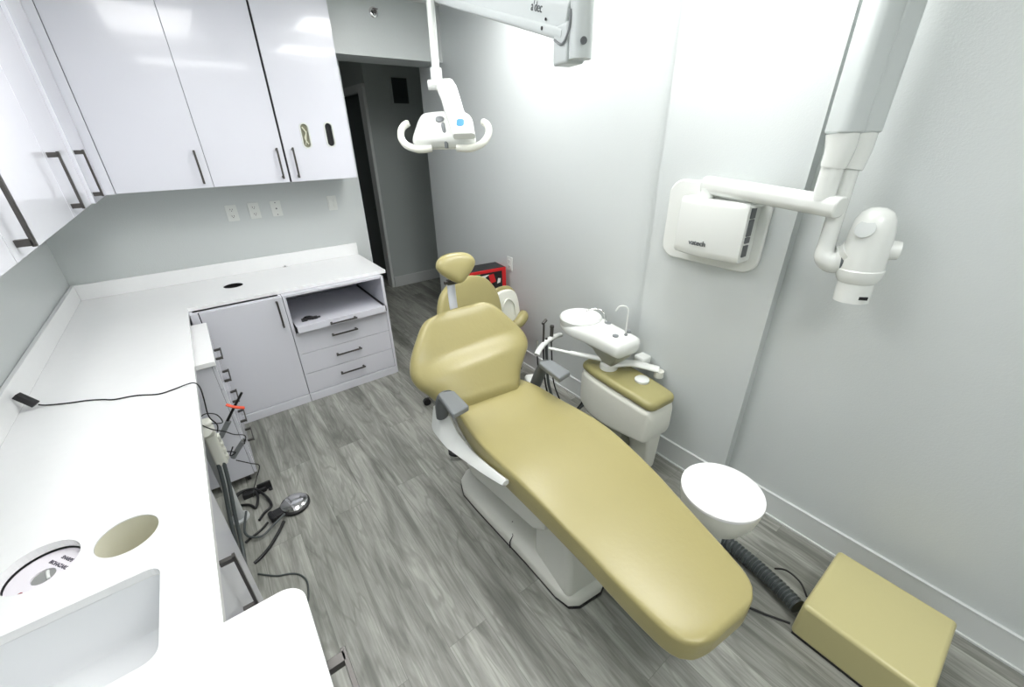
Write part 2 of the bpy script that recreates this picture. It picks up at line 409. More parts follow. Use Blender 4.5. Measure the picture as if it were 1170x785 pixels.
# ---------------------------------------------------------------- upper cabinets, back wall
ZB = 1.585
def upper_back(x0, x1, label, hx, holes=False, fx0=None):
    t = thing('upper_cabinet', label, 'cabinet', ((x0+x1)/2, YB, ZB), 0, 'upper cabinets on the back wall')
    hw = (x1-x0)/2; cx = (x0+x1)/2
    bm = B(); box(bm, -hw, hw, -.33, -.002, 0, CEIL-ZB-.002); obj('carcass', bm, LAM, t, bevel=.001)
    bm = B(); box(bm, -hw-(.008 if holes else -.001), hw-.001, -.3325, -.3301, .001, CEIL-ZB-.004); obj('edge_gap_shade', bm, GAP, t)
    if holes:
        ho = [rrect(.052, .155, .0258, 8, .80-cx, .30), rrect(.052, .155, .0258, 8, .968-cx, .305)]
        bm = slab([(-hw+.0035, .002), (hw-.001, .002), (hw-.001, CEIL-ZB-.005), (-hw+.0035, CEIL-ZB-.005)], ho, 0, .018)
        bmesh.ops.transform(bm, matrix=Matrix(((1, 0, 0, 0), (0, 0, -1, -.3325), (0, 1, 0, 0), (0, 0, 0, 1))), verts=bm.verts)
        dr = obj('door', bm, LAM, t)
        for k, (hx_, hz_) in enumerate(((.80-cx, .30), (.968-cx, .305))):
            bm = B()
            oo = rrect(.066, .169, .0328, 8, hx_, hz_); ii = rrect(.048, .151, .0238, 8, hx_, hz_)
            for (A, D, y0, y1) in ((oo, ii, -.355, -.3505),):
                va = [bm.verts.new((p[0], y0, p[1])) for p in A]; vb = [bm.verts.new((p[0], y0, p[1])) for p in D]
                vc = [bm.verts.new((p[0], y1, p[1])) for p in A]; vd = [bm.verts.new((p[0], -.334, p[1])) for p in D]
                n = len(va)
                for i in range(n):
                    j = (i+1) % n
                    bm.faces.new((va[i], va[j], vb[j], vb[i])); bm.faces.new((va[i], vc[i], vc[j], va[j])); bm.faces.new((vb[i], vb[j], vd[j], vd[i]))
            obj('dispenser_rim', bm, ABS, dr, smooth=True)
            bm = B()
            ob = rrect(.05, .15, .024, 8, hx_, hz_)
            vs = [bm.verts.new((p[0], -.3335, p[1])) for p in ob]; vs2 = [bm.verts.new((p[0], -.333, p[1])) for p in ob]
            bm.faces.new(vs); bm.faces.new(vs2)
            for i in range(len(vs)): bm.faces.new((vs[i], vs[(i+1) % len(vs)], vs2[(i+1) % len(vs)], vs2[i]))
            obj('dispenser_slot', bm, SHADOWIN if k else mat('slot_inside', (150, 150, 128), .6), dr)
            if k == 0:
                bm = B()
                tube(bm, [(hx_-.012, -.34, hz_+.055), (hx_+.008, -.345, hz_+.02), (hx_-.006, -.343, hz_-.015), (hx_+.010, -.348, hz_-.055)], .012, n=8, flat=.35)
                tube(bm, [(hx_+.012, -.342, hz_+.03), (hx_-.002, -.346, hz_-.03), (hx_-.01, -.343, hz_-.06)], .008, n=8, flat=.4)
                obj('paper_tissue', bm, mat('tissue', (232, 232, 214), .8), dr, smooth=True, label='cream tissue showing in the slot')
    else:
        dr = bobj('door', (-hw if fx0 is None else fx0)+.0015, hw-.0015, -.3505, -.3325, .002, CEIL-ZB-.005, LAM, t, bevel=.001)
    if hx is not None: pull('handle', (hx-cx, -.3505, .128), .20, (0, 0, 1), (0, -1, 0), dr, r=.006)
    return t
upper_back(-.34, .16, 'tall glossy white upper cabinet in the back corner, left of three', .112)
upper_back(.16, .628, 'tall glossy white upper cabinet, middle one above back counter', .587)
upper_back(.637, 1.115, 'tall glossy white upper cabinet with two oval dispenser slots in its door', .69, holes=True)
# ---------------------------------------------------------------- upper cabinets, left wall
def upper_left(y0, y1, label, xf, hy, extra=0):
    t = thing('upper_cabinet', label, 'cabinet', (XL, (y0+y1)/2, ZB), 0, 'upper cabinets on the left wall')
    hw = (y1-y0)/2; cy = (y0+y1)/2; D = xf-XL
    bm = B(); box(bm, .002, D-.02, -hw, hw+extra, 0, CEIL-ZB-.002); obj('carcass', bm, LAM, t, bevel=.001)
    bm = B(); box(bm, D-.0199, D-.0185, -hw+.001, hw-.001, .001, CEIL-ZB-.004); obj('edge_gap_shade', bm, GAP, t)
    dr = bobj('door', D-.0185, D, -hw+.0015, hw-.0015, .002, CEIL-ZB-.005, LAM, t, bevel=.001)
    if hy is not None: pull('handle', (D, hy-cy, .14), .22, (0, 0, 1), (1, 0, 0), dr, r=.0085, off=.034)
    return t
upper_left(3.035, 3.50, 'glossy white upper cabinet on left wall, in the corner', -.385, 3.085, extra=0)
upper_left(2.49, 3.033, 'glossy white upper cabinet on left wall, second from the corner', -.40, 2.545)
upper_left(1.60, 2.488, 'wide glossy white upper cabinet on left wall, third from the corner', -.40, 1.66)
upper_left(.75, 1.598, 'glossy white upper cabinet on left wall nearest the camera', -.40, .80)
bobj_ = bobj('corner_filler', XL, -.341, 3.502, YB-.001, ZB, CEIL-.002, LAM)
tag(bobj_, 'glossy white filler panel closing the corner between the two runs of upper cabinets', 'filler panel')

# ---------------------------------------------------------------- worktop
ZT, ZU = .91, .885
rc_ = .05
corner = [(-.045-rc_+rc_*math.cos(a), .815-rc_+rc_*math.sin(a)) for a in (PI/2*i/8 for i in range(9))]
ctr = [(XL+.002, -1.2), (-.045, -1.2)]+corner+[(-.205, .815), (-.205, 3.2), (1.108, 3.2), (1.108, YB-.002), (XL+.002, YB-.002)]
basin_o = rrect(.40, .26, .028, 6, -.52, .949)
waste = circ(-.393, 1.243, .068); sharp = circ(-.565, 1.262, .076); grom = circ(.082, 3.548, .062)
wk = obj('worktop', slab(ctr, [basin_o, waste, sharp, grom], ZU, ZT), QUARTZ)
md = wk.modifiers.new('bevel', 'BEVEL'); md.width = .002; md.segments = 2; md.limit_method = 'ANGLE'
tag(wk, 'long L-shaped white quartz worktop with backsplash, sink and round holes', 'worktop')
bm = B(); box(bm, XL+.002, XL+.022, -1.2, YB-.002, ZT, ZT+.105); box(bm, XL+.022, 1.108, YB-.022, YB-.002, ZT, ZT+.105)
obj('backsplash', bm, QUARTZ, wk, bevel=.002)
# sink bowl
bm = B(); o1 = rrect(.40, .26, .028, 6, -.52, .949); o2 = rrect(.385, .245, .03, 6, -.52, .949); o3 = rrect(.35, .21, .03, 6, -.52, .949)
R1 = [bm.verts.new((*p, ZU)) for p in o1]; R2 = [bm.verts.new((*p, ZT-.16)) for p in o2]; R3 = [bm.verts.new((*p, ZT-.178)) for p in o3]
n = len(R1)
for A, D in ((R1, R2), (R2, R3)):
    for i in range(n): bm.faces.new((A[i], A[(i+1) % n], D[(i+1) % n], D[i]))
bm.faces.new(R3)
sk = obj('sink_bowl', bm, mat('sink_white', (236, 238, 240), .25), wk, smooth=True)
bm = B(); lathe(bm, [(.038, 0), (.036, .003), (.022, .002), (0, .001)], (-.62, .90, ZT-.178)); obj('drain', bm, CHROME, wk, smooth=True)
# chute sleeve of the waste hole
bm = B(); n = 48
A = [bm.verts.new((*p, ZT-.004)) for p in circ(-.393, 1.243, .0679, n)]; D = [bm.verts.new((*p, ZT-.22)) for p in circ(-.393, 1.243, .066, n)]
for i in range(n): bm.faces.new((A[i], A[(i+1) % n], D[(i+1) % n], D[i]))
bm.faces.new(D)
obj('waste_chute', bm, mat('chute_cream', (226, 224, 205), .45), wk, smooth=True, label='cream lined round waste chute')
bm = B()
A = [bm.verts.new((*p, ZT-.0012)) for p in circ(.082, 3.548, .0612, n)]; D = [bm.verts.new((*p, ZU-.08)) for p in circ(.082, 3.548, .0612, n)]
for i in range(n): bm.faces.new((A[i], A[(i+1) % n], D[(i+1) % n], D[i]))
bm.faces.new(D); obj('cable_grommet', bm, BLACK, wk, smooth=True)
bm = B(); cyl(bm, (.487, 3.84, ZT), (.487, 3.84, ZT+.004), .02, n=20); cyl(bm, (.487, 3.84, ZT), (.487, 3.84, ZT+.012), .006, n=12); obj('worktop_cap', bm, CHROME, wk, smooth=True)
# sharps container under its hole
t = thing('sharps_container', 'white round sharps bin sunk in the worktop with printed lid', 'sharps container', (-.565, 1.262, ZT-.28))
bm = B(); lathe(bm, [(.066, 0), (.071, .2), (.072, .245), (.0, .245)]); obj('body', bm, mat('sharps_white', (236, 232, 238), .35), t, smooth=True)
lid = obj('lid', slab(circ(0, 0, .0748, 40), [circ(-.004, -.006, .024, 24)], .245, .249), mat('sharps_white', (236, 232, 238), .35), t)
bm = B(); lathe(bm, [(.0235, 0), (.0235, .0045), (0, .0045)], (-.004, -.006, .2448-.004)); obj('drop_hole', bm, mat('hole_grey', (150, 152, 150), .5), t)
bm = B(); tube(bm, [(.004, .004, .252), (.006, -.008, .253), (.010, -.026, .252)], .0035, n=8); obj('lid_tab', bm, ABS, t, smooth=True)
DK = mat('label_ink', (52, 46, 66), .6)
for s, cx, cy in (('SHARPS', .037, .024), ('BIOHAZARD', .022, .013)):
    xx = Vector((.58, -.81, 0))
    text('lid_text', s, .0118 if s == 'SHARPS' else .0122, basis((cx, cy, .2495), xx, (.81, .58, 0)), DK, t, depth=.0002, bold=.0004)
bm = B()
for a in (90, 210, 330):
    a = math.radians(a); c = Vector((-.040+.005*math.cos(a), -.042+.005*math.sin(a), .2494))
    lathe(bm, [(.0052, 0), (.0052, .0004), (.0036, .0004), (.0036, 0)], c, n=16)
cyl(bm, (-.040, -.042, .2494), (-.040, -.042, .2499), .0026, n=12)
obj('biohazard_mark', bm, mat('mark_red', (150, 40, 60), .6), t)

# ---------------------------------------------------------------- back base cabinet run
FY = 3.14
def base_box(x0, x1, y0, y1, z0, z1, t, m=LAMB, name='carcass'):
    bm = B(); k = .016
    box(bm, x0, x0+k, y0, y1, z0, z1); box(bm, x1-k, x1, y0, y1, z0, z1)
    box(bm, x0+k, x1-k, y0, y1, z0, z0+k)
    box(bm, x0+k, x1-k, y0, y0+k, z0+k, z1); box(bm, x0+k, x1-k, y1-k, y1, z0+k, z1)
    return obj(name, bm, m, t, bevel=.001)
t = thing('base_cabinet', 'pale grey base cabinet with one tall door under the back worktop', 'cabinet', (0, 0, 0))
base_box(-.205, .325, FY+.018, YB-.002, .07, ZU-.002, t)
bobj('plinth', -.205, .325, FY-.01, FY+.1, 0, .066, LAMB, t)
bobj('gap_shade_sheet', -.2, .322, FY+.0165, FY+.0179, .072, ZU-.006, GAP, t, bevel=0)
dr = bobj('door', -.156, .325, FY-.002, FY+.0164, .072, ZU-.005, LAMB, t)
pull('handle', (.285, FY-.002, .765), .20, (0, 0, 1), (0, -1, 0), dr, r=.006)
bobj('filler_strip', -.205, -.162, FY-.002, FY+.0164, .072, ZU-.005, LAMB, t)
t = thing('drawer_cabinet', 'pale grey drawer cabinet with open pull-out shelf at end of worktop', 'cabinet', (0, 0, 0))
x0, x1 = .329, 1.058
bm = B()
box(bm, x0, x0+.02, FY, YB-.002, .07, ZU-.002); box(bm, x1-.02, x1, FY-.004, YB-.002, .0, ZU-.002)
box(bm, x0+.02, x1-.02, YB-.02, YB-.002, .07, ZU-.002); box(bm, x0+.02, x1-.02, FY+.02, YB-.02, .58, .596)
box(bm, x0+.02, x1-.02, FY+.02, YB-.02, .07, .086); box(bm, x0+.02, x1-.02, FY+.01, YB-.02, ZU-.02, ZU-.002)
obj('carcass', bm, LAMB, t, bevel=.001)
bobj('gap_shade_sheet', x0+.02, x1-.02, FY+.0165, FY+.0179, .09, .592, GAP, t, bevel=0)
bobj('plinth', x0, x1-.02, FY-.01, FY+.1, 0, .066, LAMB, t)
for (z0, z1) in ((.415, .585), (.243, .411), (.072, .239)):
    dr = bobj('drawer_front', x0+.002, x1-.022, FY-.002, FY+.016, z0, z1, LAMB, t)
    pull('handle', ((x0+x1)/2-.01, FY-.002, (z0+z1)/2+.012), .20, (1, 0, 0), (0, -1, 0), dr, r=.006)
# pull-out tray
bm = B(); box(bm, x0+.034, x1-.034, FY-.028, YB-.06, .618, .634); box(bm, x0+.034, x1-.034, FY-.046, FY-.028, .60, .650)
tr = obj('pull_out_tray', bm, LAM, t, bevel=.001)
pull('handle', ((x0+x1)/2-.01, FY-.046, .624), .20, (1, 0, 0), (0, -1, 0), tr, r=.006)
for xx in (x0+.021, x1-.033):
    bobj('slide_rail', xx, xx+.012, FY-.03, YB-.06, .600, .644, BLACK, t)
# small black thing on the tray
t = thing('cable_bundle', 'small black bundled cable and plug lying on the pull-out tray', 'cable', (.47, FY+.10, .636))
bm = B(); tube(bm, [(-.035, -.01, .006), (0, .03, .008), (.035, .01, .006), (.01, -.02, .008), (-.03, 0, .014), (0, .022, .016), (.03, 0, .014), (0, -.014, .013), (-.02, .01, .02)], .006, n=8); obj('coiled_cable', bm, BLACK, t, smooth=True)
bm = B(); box(bm, .02, .062, -.028, -.008, 0, .02); box(bm, .062, .085, -.024, -.012, .004, .014); obj('plug', bm, BLACK, t, bevel=.003)
bm = B(); box(bm, -.05, -.01, -.03, .0, 0, .018); obj('connector', bm, BLACK, t, bevel=.003)

# ---------------------------------------------------------------- cart cabinet in the corner below the left worktop
t = thing('mobile_cabinet', 'white topped drawer cart pushed into the corner under the left worktop', 'cabinet', (-.38, 2.78, 0))
bm = B(); box(bm, -.24, .225, -.325, .30, .05, .805); obj('carcass', bm, LAMB, t, bevel=.002)
bobj('cart_top', -.25, .248, -.34, .30, .806, .835, QUARTZ, t, bevel=.003)
bobj('gap_shade_sheet', .2251, .2262, -.322, .296, .055, .80, GAP, t, bevel=0)
for k, (z0, z1) in enumerate(((.655, .80), (.505, .65), (.355, .50), (.205, .35), (.055, .20))):
    dr = bobj('drawer_front', .2262, .243, -.324, .298, z0, z1, LAMB, t)
    pull('handle', (.243, -.02, (z0+z1)/2+.01), .16, (0, 1, 0), (1, 0, 0), dr, r=.006, off=.032)
for sx in (-.2, .19):
    for sy in (-.29, .26):
        bm = B(); cyl(bm, (sx-.01, sy, .022), (sx+.01, sy, .022), .022, n=16); box(bm, sx-.014, sx+.014, sy-.012, sy+.012, .03, .05); obj('caster', bm, BLACK, t, smooth=True)
# ---------------------------------------------------------------- near left base cabinets
t = thing('sink_base_cabinet', 'glossy white base cabinet under the sink, far edge by the cables', 'cabinet', (0, 0, 0))
base_box(XL+.002, -.242, .80, 1.45, .07, ZU-.002, t)
bobj('plinth', XL+.002, -.27, .83, 1.44, 0, .068, LAMB, t)
bobj('gap_shade_sheet', -.2419, -.2405, .802, 1.448, .072, ZU-.006, GAP, t, bevel=0)
dr = bobj('door', -.2405, -.222, .832, 1.449, .072, ZU-.008, LAM, t)
pull('handle', (-.222, 1.10, .69), .24, (0, 0, 1), (1, 0, 0), dr, r=.007, off=.035)
t = thing('end_cabinet', 'white base cabinet under the rounded worktop end nearest the camera', 'cabinet', (0, 0, 0))
base_box(XL+.002, -.092, -1.2, .797, .07, ZU-.002, t)
bobj('plinth', XL+.002, -.12, -1.2, .78, 0, .068, LAMB, t)
for (y0, y1, z0, z1) in ((.30, .795, .62, ZU-.008), (.30, .795, .35, .615), (.30, .795, .072, .345), (-.3, .296, .072, ZU-.008), (-1.2, -.304, .072, ZU-.008)):
    dr = bobj('drawer_front' if z1-z0 < .4 else 'door', -.0915, -.073, y0, y1, z0, z1, LAM, t)
    if z1-z0 < .4: pull('handle', (-.073, .60, (z0+z1)/2), .20, (0, 1, 0), (1, 0, 0), dr, r=.011, off=.062, feet=.02)

# support leg, power strip and clutter below the worktop
LX, LY = -.272, 2.18
t = thing('support_leg', 'round pale grey post carrying the left worktop behind the cables', 'support post', (LX, LY, 0))
bm = B(); cyl(bm, (0, 0, .01), (0, 0, ZU-.012), .024); obj('post', bm, mat('post_grey', (196, 200, 200), .3), t, smooth=True)
bm = B(); cyl(bm, (0, 0, 0), (0, 0, .012), .045); cyl(bm, (0, 0, ZU-.014), (0, 0, ZU-.001), .045); obj('mounting_plate', bm, mat('post_grey', (196, 200, 200), .3), t, smooth=True)
t = thing('power_strip', 'cream multi socket power strip strapped to the post under worktop edge', 'power strip', (-.238, 2.10, 0))
bm = B(); vs = prism(bm, rrect(.052, .046, .014), .44, .62); o = obj('housing', bm, CREAM, t, bevel=.008, seg=3)
bm = B(); vs = prism(bm, rrect(.075, .06, .02, 6, -.01, 0), .62, .70); obj('plug_block', bm, CREAM, t, bevel=.01, seg=3)
for k in range(4):
    bm = B(); box(bm, .022, .036, -.017, .017, .46+k*.04, .487+k*.04); obj('socket', bm, CREAM, t, bevel=.005)
bm = B(); lathe(bm, [(.034, -.008), (.036, .002), (.030, .010), (0, .012)], (-.008, -.026, .665), (.15, -1, .55)); obj('round_plug', bm, CREAM, t, smooth=True)
t = thing('curing_wand', 'black wand with orange collar in a holder beside the power strip', 'dental tool', (-.195, 2.10, .60))
bm = B(); tube(bm, [(0, 0, 0), (.04, 0, .06), (.085, 0, .12), (.135, 0, .185)], .007, n=10, rf=lambda s: 1-.2*s); obj('wand', bm, BLACK, t, smooth=True)
bm = B(); tube(bm, [(-.008, 0, -.012), (.045, 0, .058)], .012, n=10, smoothpath=False); obj('holder_sleeve', bm, GREYP, t, smooth=True)
bm = B(); tube(bm, [(.060, -.004, .150), (.088, -.012, .128), (.122, -.004, .104)], .009, n=10, flat=.6); obj('collar', bm, ORANGE, t, smooth=True, label='orange collar')
t = thing('handpiece_holder', 'small grey tool holder below the black wand', 'dental tool', (-.19, 2.10, .45))
bm = B(); tube(bm, [(0, 0, 0), (.03, 0, .035), (.062, 0, .07)], .012, n=10); obj('sleeve', bm, GREYP, t, smooth=True)
bm = B(); tube(bm, [(.058, 0, .066), (.072, 0, .082)], .008, n=10, smoothpath=False); obj('tip', bm, CHROME, t, smooth=True)
bm = B(); tube(bm, [(-.01, -.02, .06), (.02, -.022, .04), (-.005, -.02, .03), (.018, -.02, .075)], .003, n=8); obj('clip', bm, BLACK, t, smooth=True)
def cable(name, label, P, r, m=BLACK, cat='cable', group=None, k=8):
    bm = B(); tube(bm, P, r, n=10, k=k); o = obj(name, bm, m, smooth=True); return tag(o, label, cat, group)
# cord on the worktop with its adapter
t = thing('power_adapter', 'small black power adapter brick leaning on the backsplash by left wall', 'adapter', (-.730, 2.25, ZT+.004))
bm = B(); flatd = Vector((-.040, .016, .052)); 
qa = Vector((.004, -.0, .012)); qb = qa+flatd
dn = flatd.normalized(); sn = dn.cross(Vector((0, 1, 0))).normalized(); tn = dn.cross(sn)
A = [bm.verts.new(qa+sn*x+tn*y) for x, y in rrect(.022, .034, .004, 3)]; D = [bm.verts.new(qb+sn*x+tn*y) for x, y in rrect(.022, .034, .004, 3)]
for i in range(len(A)): bm.faces.new((A[i], A[(i+1) % len(A)], D[(i+1) % len(A)], D[i]))
bm.faces.new(A); bm.faces.new(D); obj('brick', bm, BLACK, t, bevel=.002)
cable('adapter_cord', 'thin black cord running across the white worktop and over its edge',
      [(-.722, 2.252, .922), (-.70, 2.245, .914), (-.63, 2.21, .913), (-.57, 2.186, .913), (-.52, 2.155, .913), (-.483, 2.125, .913), (-.41, 2.105, .913), (-.338, 2.06, .913), (-.29, 2.06, .914), (-.235, 2.06, .921), (-.205, 2.04, .926), (-.193, 2.02, .905), (-.196, 2.01, .85), (-.205, 2.02, .76), (-.19, 2.03, .70), (-.20, 2.045, .655)], .0028)
cable('looped_cord', 'thin black cord looping around the top of the power strip', [(-.21, 2.055, .70), (-.17, 2.05, .69), (-.18, 2.05, .74), (-.22, 2.05, .76), (-.25, 2.05, .73), (-.22, 2.045, .68), (-.18, 2.07, .63), (-.15, 2.08, .59), (-.11, 2.09, .555), (-.125, 2.09, .51)], .0024)
cable('thin_lead', 'thin black lead zigzagging below the small tool holder', [(-.18, 2.07, .45), (-.13, 2.07, .40), (-.10, 2.08, .36), (-.13, 2.1, .28), (-.16, 2.13, .2), (-.18, 2.16, .12)], .0024)
for i, (dx, lab) in enumerate(((0, 'thick grey hose dropping from the power strip, left one of the pair'), (.022, 'thick grey hose dropping from the power strip, right one of the pair'))):
    cable('grey_hose', lab, [(-.252+dx, 2.085, .455), (-.262+dx, 2.05, .35), (-.285+dx, 2.0, .2), (-.30+dx, 1.93, .07), (-.31+dx, 1.82, .014), (-.32+dx, 1.70, .010)], .009, HOSE, 'hose')
cable('grey_hose', 'thin grey hose arching over the floor from the cart to the foot pedal', [(-.24, 2.2, .012), (-.26, 2.02, .03), (-.20, 1.96, .02), (-.13, 1.99, .03), (-.07, 2.03, .03)], .006, HOSE, 'hose')
cable('black_cable', 'coiled black cable in a ring on the floor below the worktop', [(-.30, 2.32, .02), (-.22, 2.36, .03), (-.17, 2.30, .02), (-.19, 2.2, .012), (-.22, 2.245, .012), (-.28, 2.285, .02), (-.26, 2.35, .035), (-.18, 2.34, .03), (-.13, 2.24, .02), (-.12, 2.16, .012), (-.16, 2.13, .01), (-.19, 2.09, .012)], .007)
cable('black_cable', 'black cable lying straight towards the foot pedal', [(-.27, 1.98, .010), (-.23, 2.00, .008), (-.19, 2.02, .008), (-.155, 2.045, .012)], .006)
cable('black_cable', 'black cable curving back under the sink cabinet from the foot pedal', [(-.085, 2.0, .010), (-.115, 1.95, .010), (-.17, 1.88, .009), (-.215, 1.84, .009), (-.25, 1.82, .009)], .008)
cable('extension_lead', 'thin grey cord curving over the floor past the sink cabinet', [(-.245, 1.75, .006), (-.21, 1.715, .005), (-.17, 1.68, .005), (-.12, 1.655, .005), (-.085, 1.62, .005), (-.067, 1.565, .005), (-.075, 1.50, .005), (-.09, 1.45, .005)], .004, HOSE)
# foot pedal
t = thing('foot_pedal', 'round chrome foot control disc with black rim on the floor', 'foot pedal', (-.01, 2.085, 0), math.radians(10))
bm = B(); lathe(bm, [(.072, 0), (.078, .008), (.078, .02), (.070, .026), (0, .026)]); obj('base', bm, BLACK, t, smooth=True)
bm = B(); lathe(bm, [(.070, .026), (.070, .032), (.058, .040), (.03, .046), (0, .048)]); obj('disc', bm, CHROME, t, smooth=True)
bm = B(); box(bm, -.135, -.066, -.03, .03, 0, .03); cyl(bm, (-.12, -.035, .02), (-.12, .035, .02), .015, n=14); obj('connector', bm, BLACK, t, bevel=.005)
t = thing('floor_bracket', 'black stamped bracket on the floor at the near foot of the cart', 'bracket', (-.14, 2.33, 0))
bm = B(); box(bm, -.10, .02, -.02, .02, 0, .03); box(bm, -.02, .05, -.006, .006, 0, .055); box(bm, .03, .05, -.03, .03, 0, .012); obj('bracket_body', bm, BLACK, t, bevel=.004)

# ---------------------------------------------------------------- dental chair
CH = thing('dental_chair', 'reclined beige vinyl dental chair on a white base in the middle', 'dental chair', (1.02, 1.60, 0), -math.radians(7))
# seat + leg rest (t runs towards the feet: y = -t)
ST = [(-.03, -.20, .21, .612, .50), (.10, -.225, .262, .612, .50), (.25, -.230, .302, .600, .49), (.37, -.226, .33, .600, .485), (.49, -.216, .346, .606, .49), (.61, -.203, .347, .612, .495), (.75, -.187, .338, .612, .50),
      (.90, -.171, .323, .608, .505), (1.05, -.155, .297, .604, .505), (1.17, -.146, .275, .602, .505), (1.28, -.135, .253, .602, .505), (1.36, -.120, .232, .602, .505), (1.405, -.093, .195, .602, .512), (1.43, -.040, .13, .60, .52)]
bm = pad(ST, rc=.015, rend0=.03, rend1=.018, crown=.010, xf=lambda p: (p[0], -p[1], p[2]))
obj('seat_cushion', bm, VINYL, CH, smooth=True)
bm = B()
pts = [(-.17, .02), (-.19, -.3), (-.16, -.7), (-.13, -1.05), (.19, -1.05), (.24, -.7), (.26, -.3), (.20, .02)]
prism(bm, pts, .49, .53); obj('seat_pan', bm, CREAM, CH, bevel=.01)
# backrest in its own inclined plane
th = math.radians(54); by, bz = -.085, .60
def bxf(p):
    x, s, h = p
    return (x, by+s*math.cos(th)-h*math.sin(th), bz+s*math.sin(th)+h*math.cos(th))
BT = [(-.035, -.155, .15, -.02, -.08), (.03, -.235, .175, .0, -.085), (.09, -.302, .20, .0, -.09), (.13, -.33, .222, .0, -.09), (.18, -.370, .262, .0, -.09), (.24, -.388, .305, .0, -.09), (.30, -.378, .309, .0, -.09),
      (.36, -.350, .282, .0, -.088), (.42, -.312, .242, .0, -.08), (.48, -.268, .20, .0, -.075), (.515, -.222, .168, -.003, -.07), (.535, -.12, .135, -.006, -.066), (.546, .03, .10, -.01, -.06)]
def sst(a, b, x):
    x = max(0, min(1, (x-a)/(b-a))); return x*x*(3-2*x)
def lumb(xn, s):
    # a raised lumbar roll below and bolstered wings at the sides
    b = .034*(1-sst(.40, .64, s-.05*xn))*sst(0, .18, s)*(1-abs(xn)**4)
    return b+.016*abs(xn)**4*sst(.5, .7, s)
bm = pad(BT, rc=.04, rend0=.03, rend1=.03, crown=.0, xf=bxf, bulge=lumb)
obj('backrest', bm, VINYL, CH, smooth=True)
bm = pad([(.03, -.18, .13, -.085, -.105), (.2, -.29, .22, -.085, -.11), (.33, -.27, .22, -.085, -.11), (.46, -.17, .12, -.075, -.10)], rc=.01, rend0=.02, rend1=.02, xf=bxf)
obj('back_shell', bm, CREAM, CH, smooth=True)
# headrest
bm = B(); tube(bm, [(-.035, .28, .84), (-.033, .335, 1.0), (-.022, .375, 1.13), (-.015, .375, 1.18)], .024, n=12, flat=.3); 
obj('headrest_bar', bm, mat('satin_steel', (205, 208, 214), .3, .35), CH, smooth=True, label='flat metal headrest bar')
bm = B(); cyl(bm, (-.045, .372, 1.135), (.012, .372, 1.135), .017, n=16); cyl(bm, (-.062, .372, 1.135), (-.045, .372, 1.135), .010, n=16); obj('headrest_pivot', bm, STEEL, CH, smooth=True)
hb = B(); nU, nV = 40, 20; rings = []
HC = Vector((-.004, .325, 1.238))
for j in range(nV+1):
    v = -PI/2+PI*j/nV; ring = []
    for i in range(nU):
        a = 2*PI*i/nU
        # rounded triangle, narrow towards the neck
        cx, cy = math.cos(a), math.sin(a)
        ww = .112*(1 if cy > 0 else (1-.62*abs(cy)**1.25)); hh_ = .070 if cy > 0 else .098
        k = math.cos(v)**.55 if abs(math.cos(v)) > 1e-6 else 0
        x = ww*(abs(cx)**.82)*(1 if cx > 0 else -1)*k; s = hh_*(abs(cy)**.9)*(1 if cy > 0 else -1)*k; h = .04*math.sin(v)
        if h > 0: h += .012*(x/.11)**2-.004
        cth, sth = math.cos(math.radians(64)), math.sin(math.radians(64))
        ring.append(hb.verts.new((HC.x+x, HC.y+s*cth-h*sth, HC.z+s*sth+h*cth)))
    rings.append(ring)
for A, D in zip(rings, rings[1:]):
    for i in range(nU): hb.faces.new((A[i], A[(i+1) % nU], D[(i+1) % nU], D[i]))
bmesh.ops.remove_doubles(hb, verts=hb.verts, dist=.0005)
obj('headrest_cushion', hb, VINYL, CH, smooth=True)
# armrests: grey pad on a dark upright, white swept bracket
for sgn, cx in ((-1, -.278), (1, .30)):
    bm = B(); pts = [(cx-.045, -.30), (cx+.045, -.275), (cx+.035, -.12), (cx-.03, -.10), (cx-.045, -.115)]
    prism(bm, pts, .735, .765); obj('armrest_pad', bm, GREYP, CH, bevel=.008, seg=3)
    bm = B()
    P = [Vector((cx+.0, -.12, .745)), Vector((cx+sgn*.012, -.085, .72)), Vector((cx+sgn*.010, -.045, .65)), Vector((cx+sgn*.002, -.012, .56))]
    tube(bm, P, .036, n=14, flat=.72); obj('armrest_upright', bm, GREYD, CH, smooth=True)
    # swept bracket: inner top edge, outer ridge, outer bottom edge along the cushion
    S = [(-.05, .05, .255, .60, .305, .59, .328, .47), (.0, .02, .252, .585, .305, .575, .328, .445), (.10, -.1, .250, .522, .287, .47, .312, .428), (.17, -.17, .248, .512, .280, .472, .305, .445),
         (.29, -.29, .245, .517, .270, .500, .29, .475), (.42, -.42, .241, .545, .258, .533, .275, .510), (.53, -.53, .236, .575, .250, .566, .262, .545), (.61, -.61, .231, .597, .242, .590, .252, .575)]
    bm = B(); rr = []
    for (_, y, xi, zi, xo, zo, xb, zb) in smooth_tab(S):
        dx = .02 if sgn > 0 else 0
        ring = [bm.verts.new(((x+dx)*sgn, y, z)) for x, z in ((xi, zi), (xo, zo), (xb, zb), (xb-.02, zb-.012), (xi-.012, zb-.005), (xi-.012, zi-.01))]
        rr.append(ring)
    for A, D in zip(rr, rr[1:]):
        for i in range(6): bm.faces.new((A[i], A[(i+1) % 6], D[(i+1) % 6], D[i]))
    bm.faces.new(rr[0]); bm.faces.new(rr[-1])
    obj('arm_bracket', bm, ABS, CH, bevel=.002, seg=2)
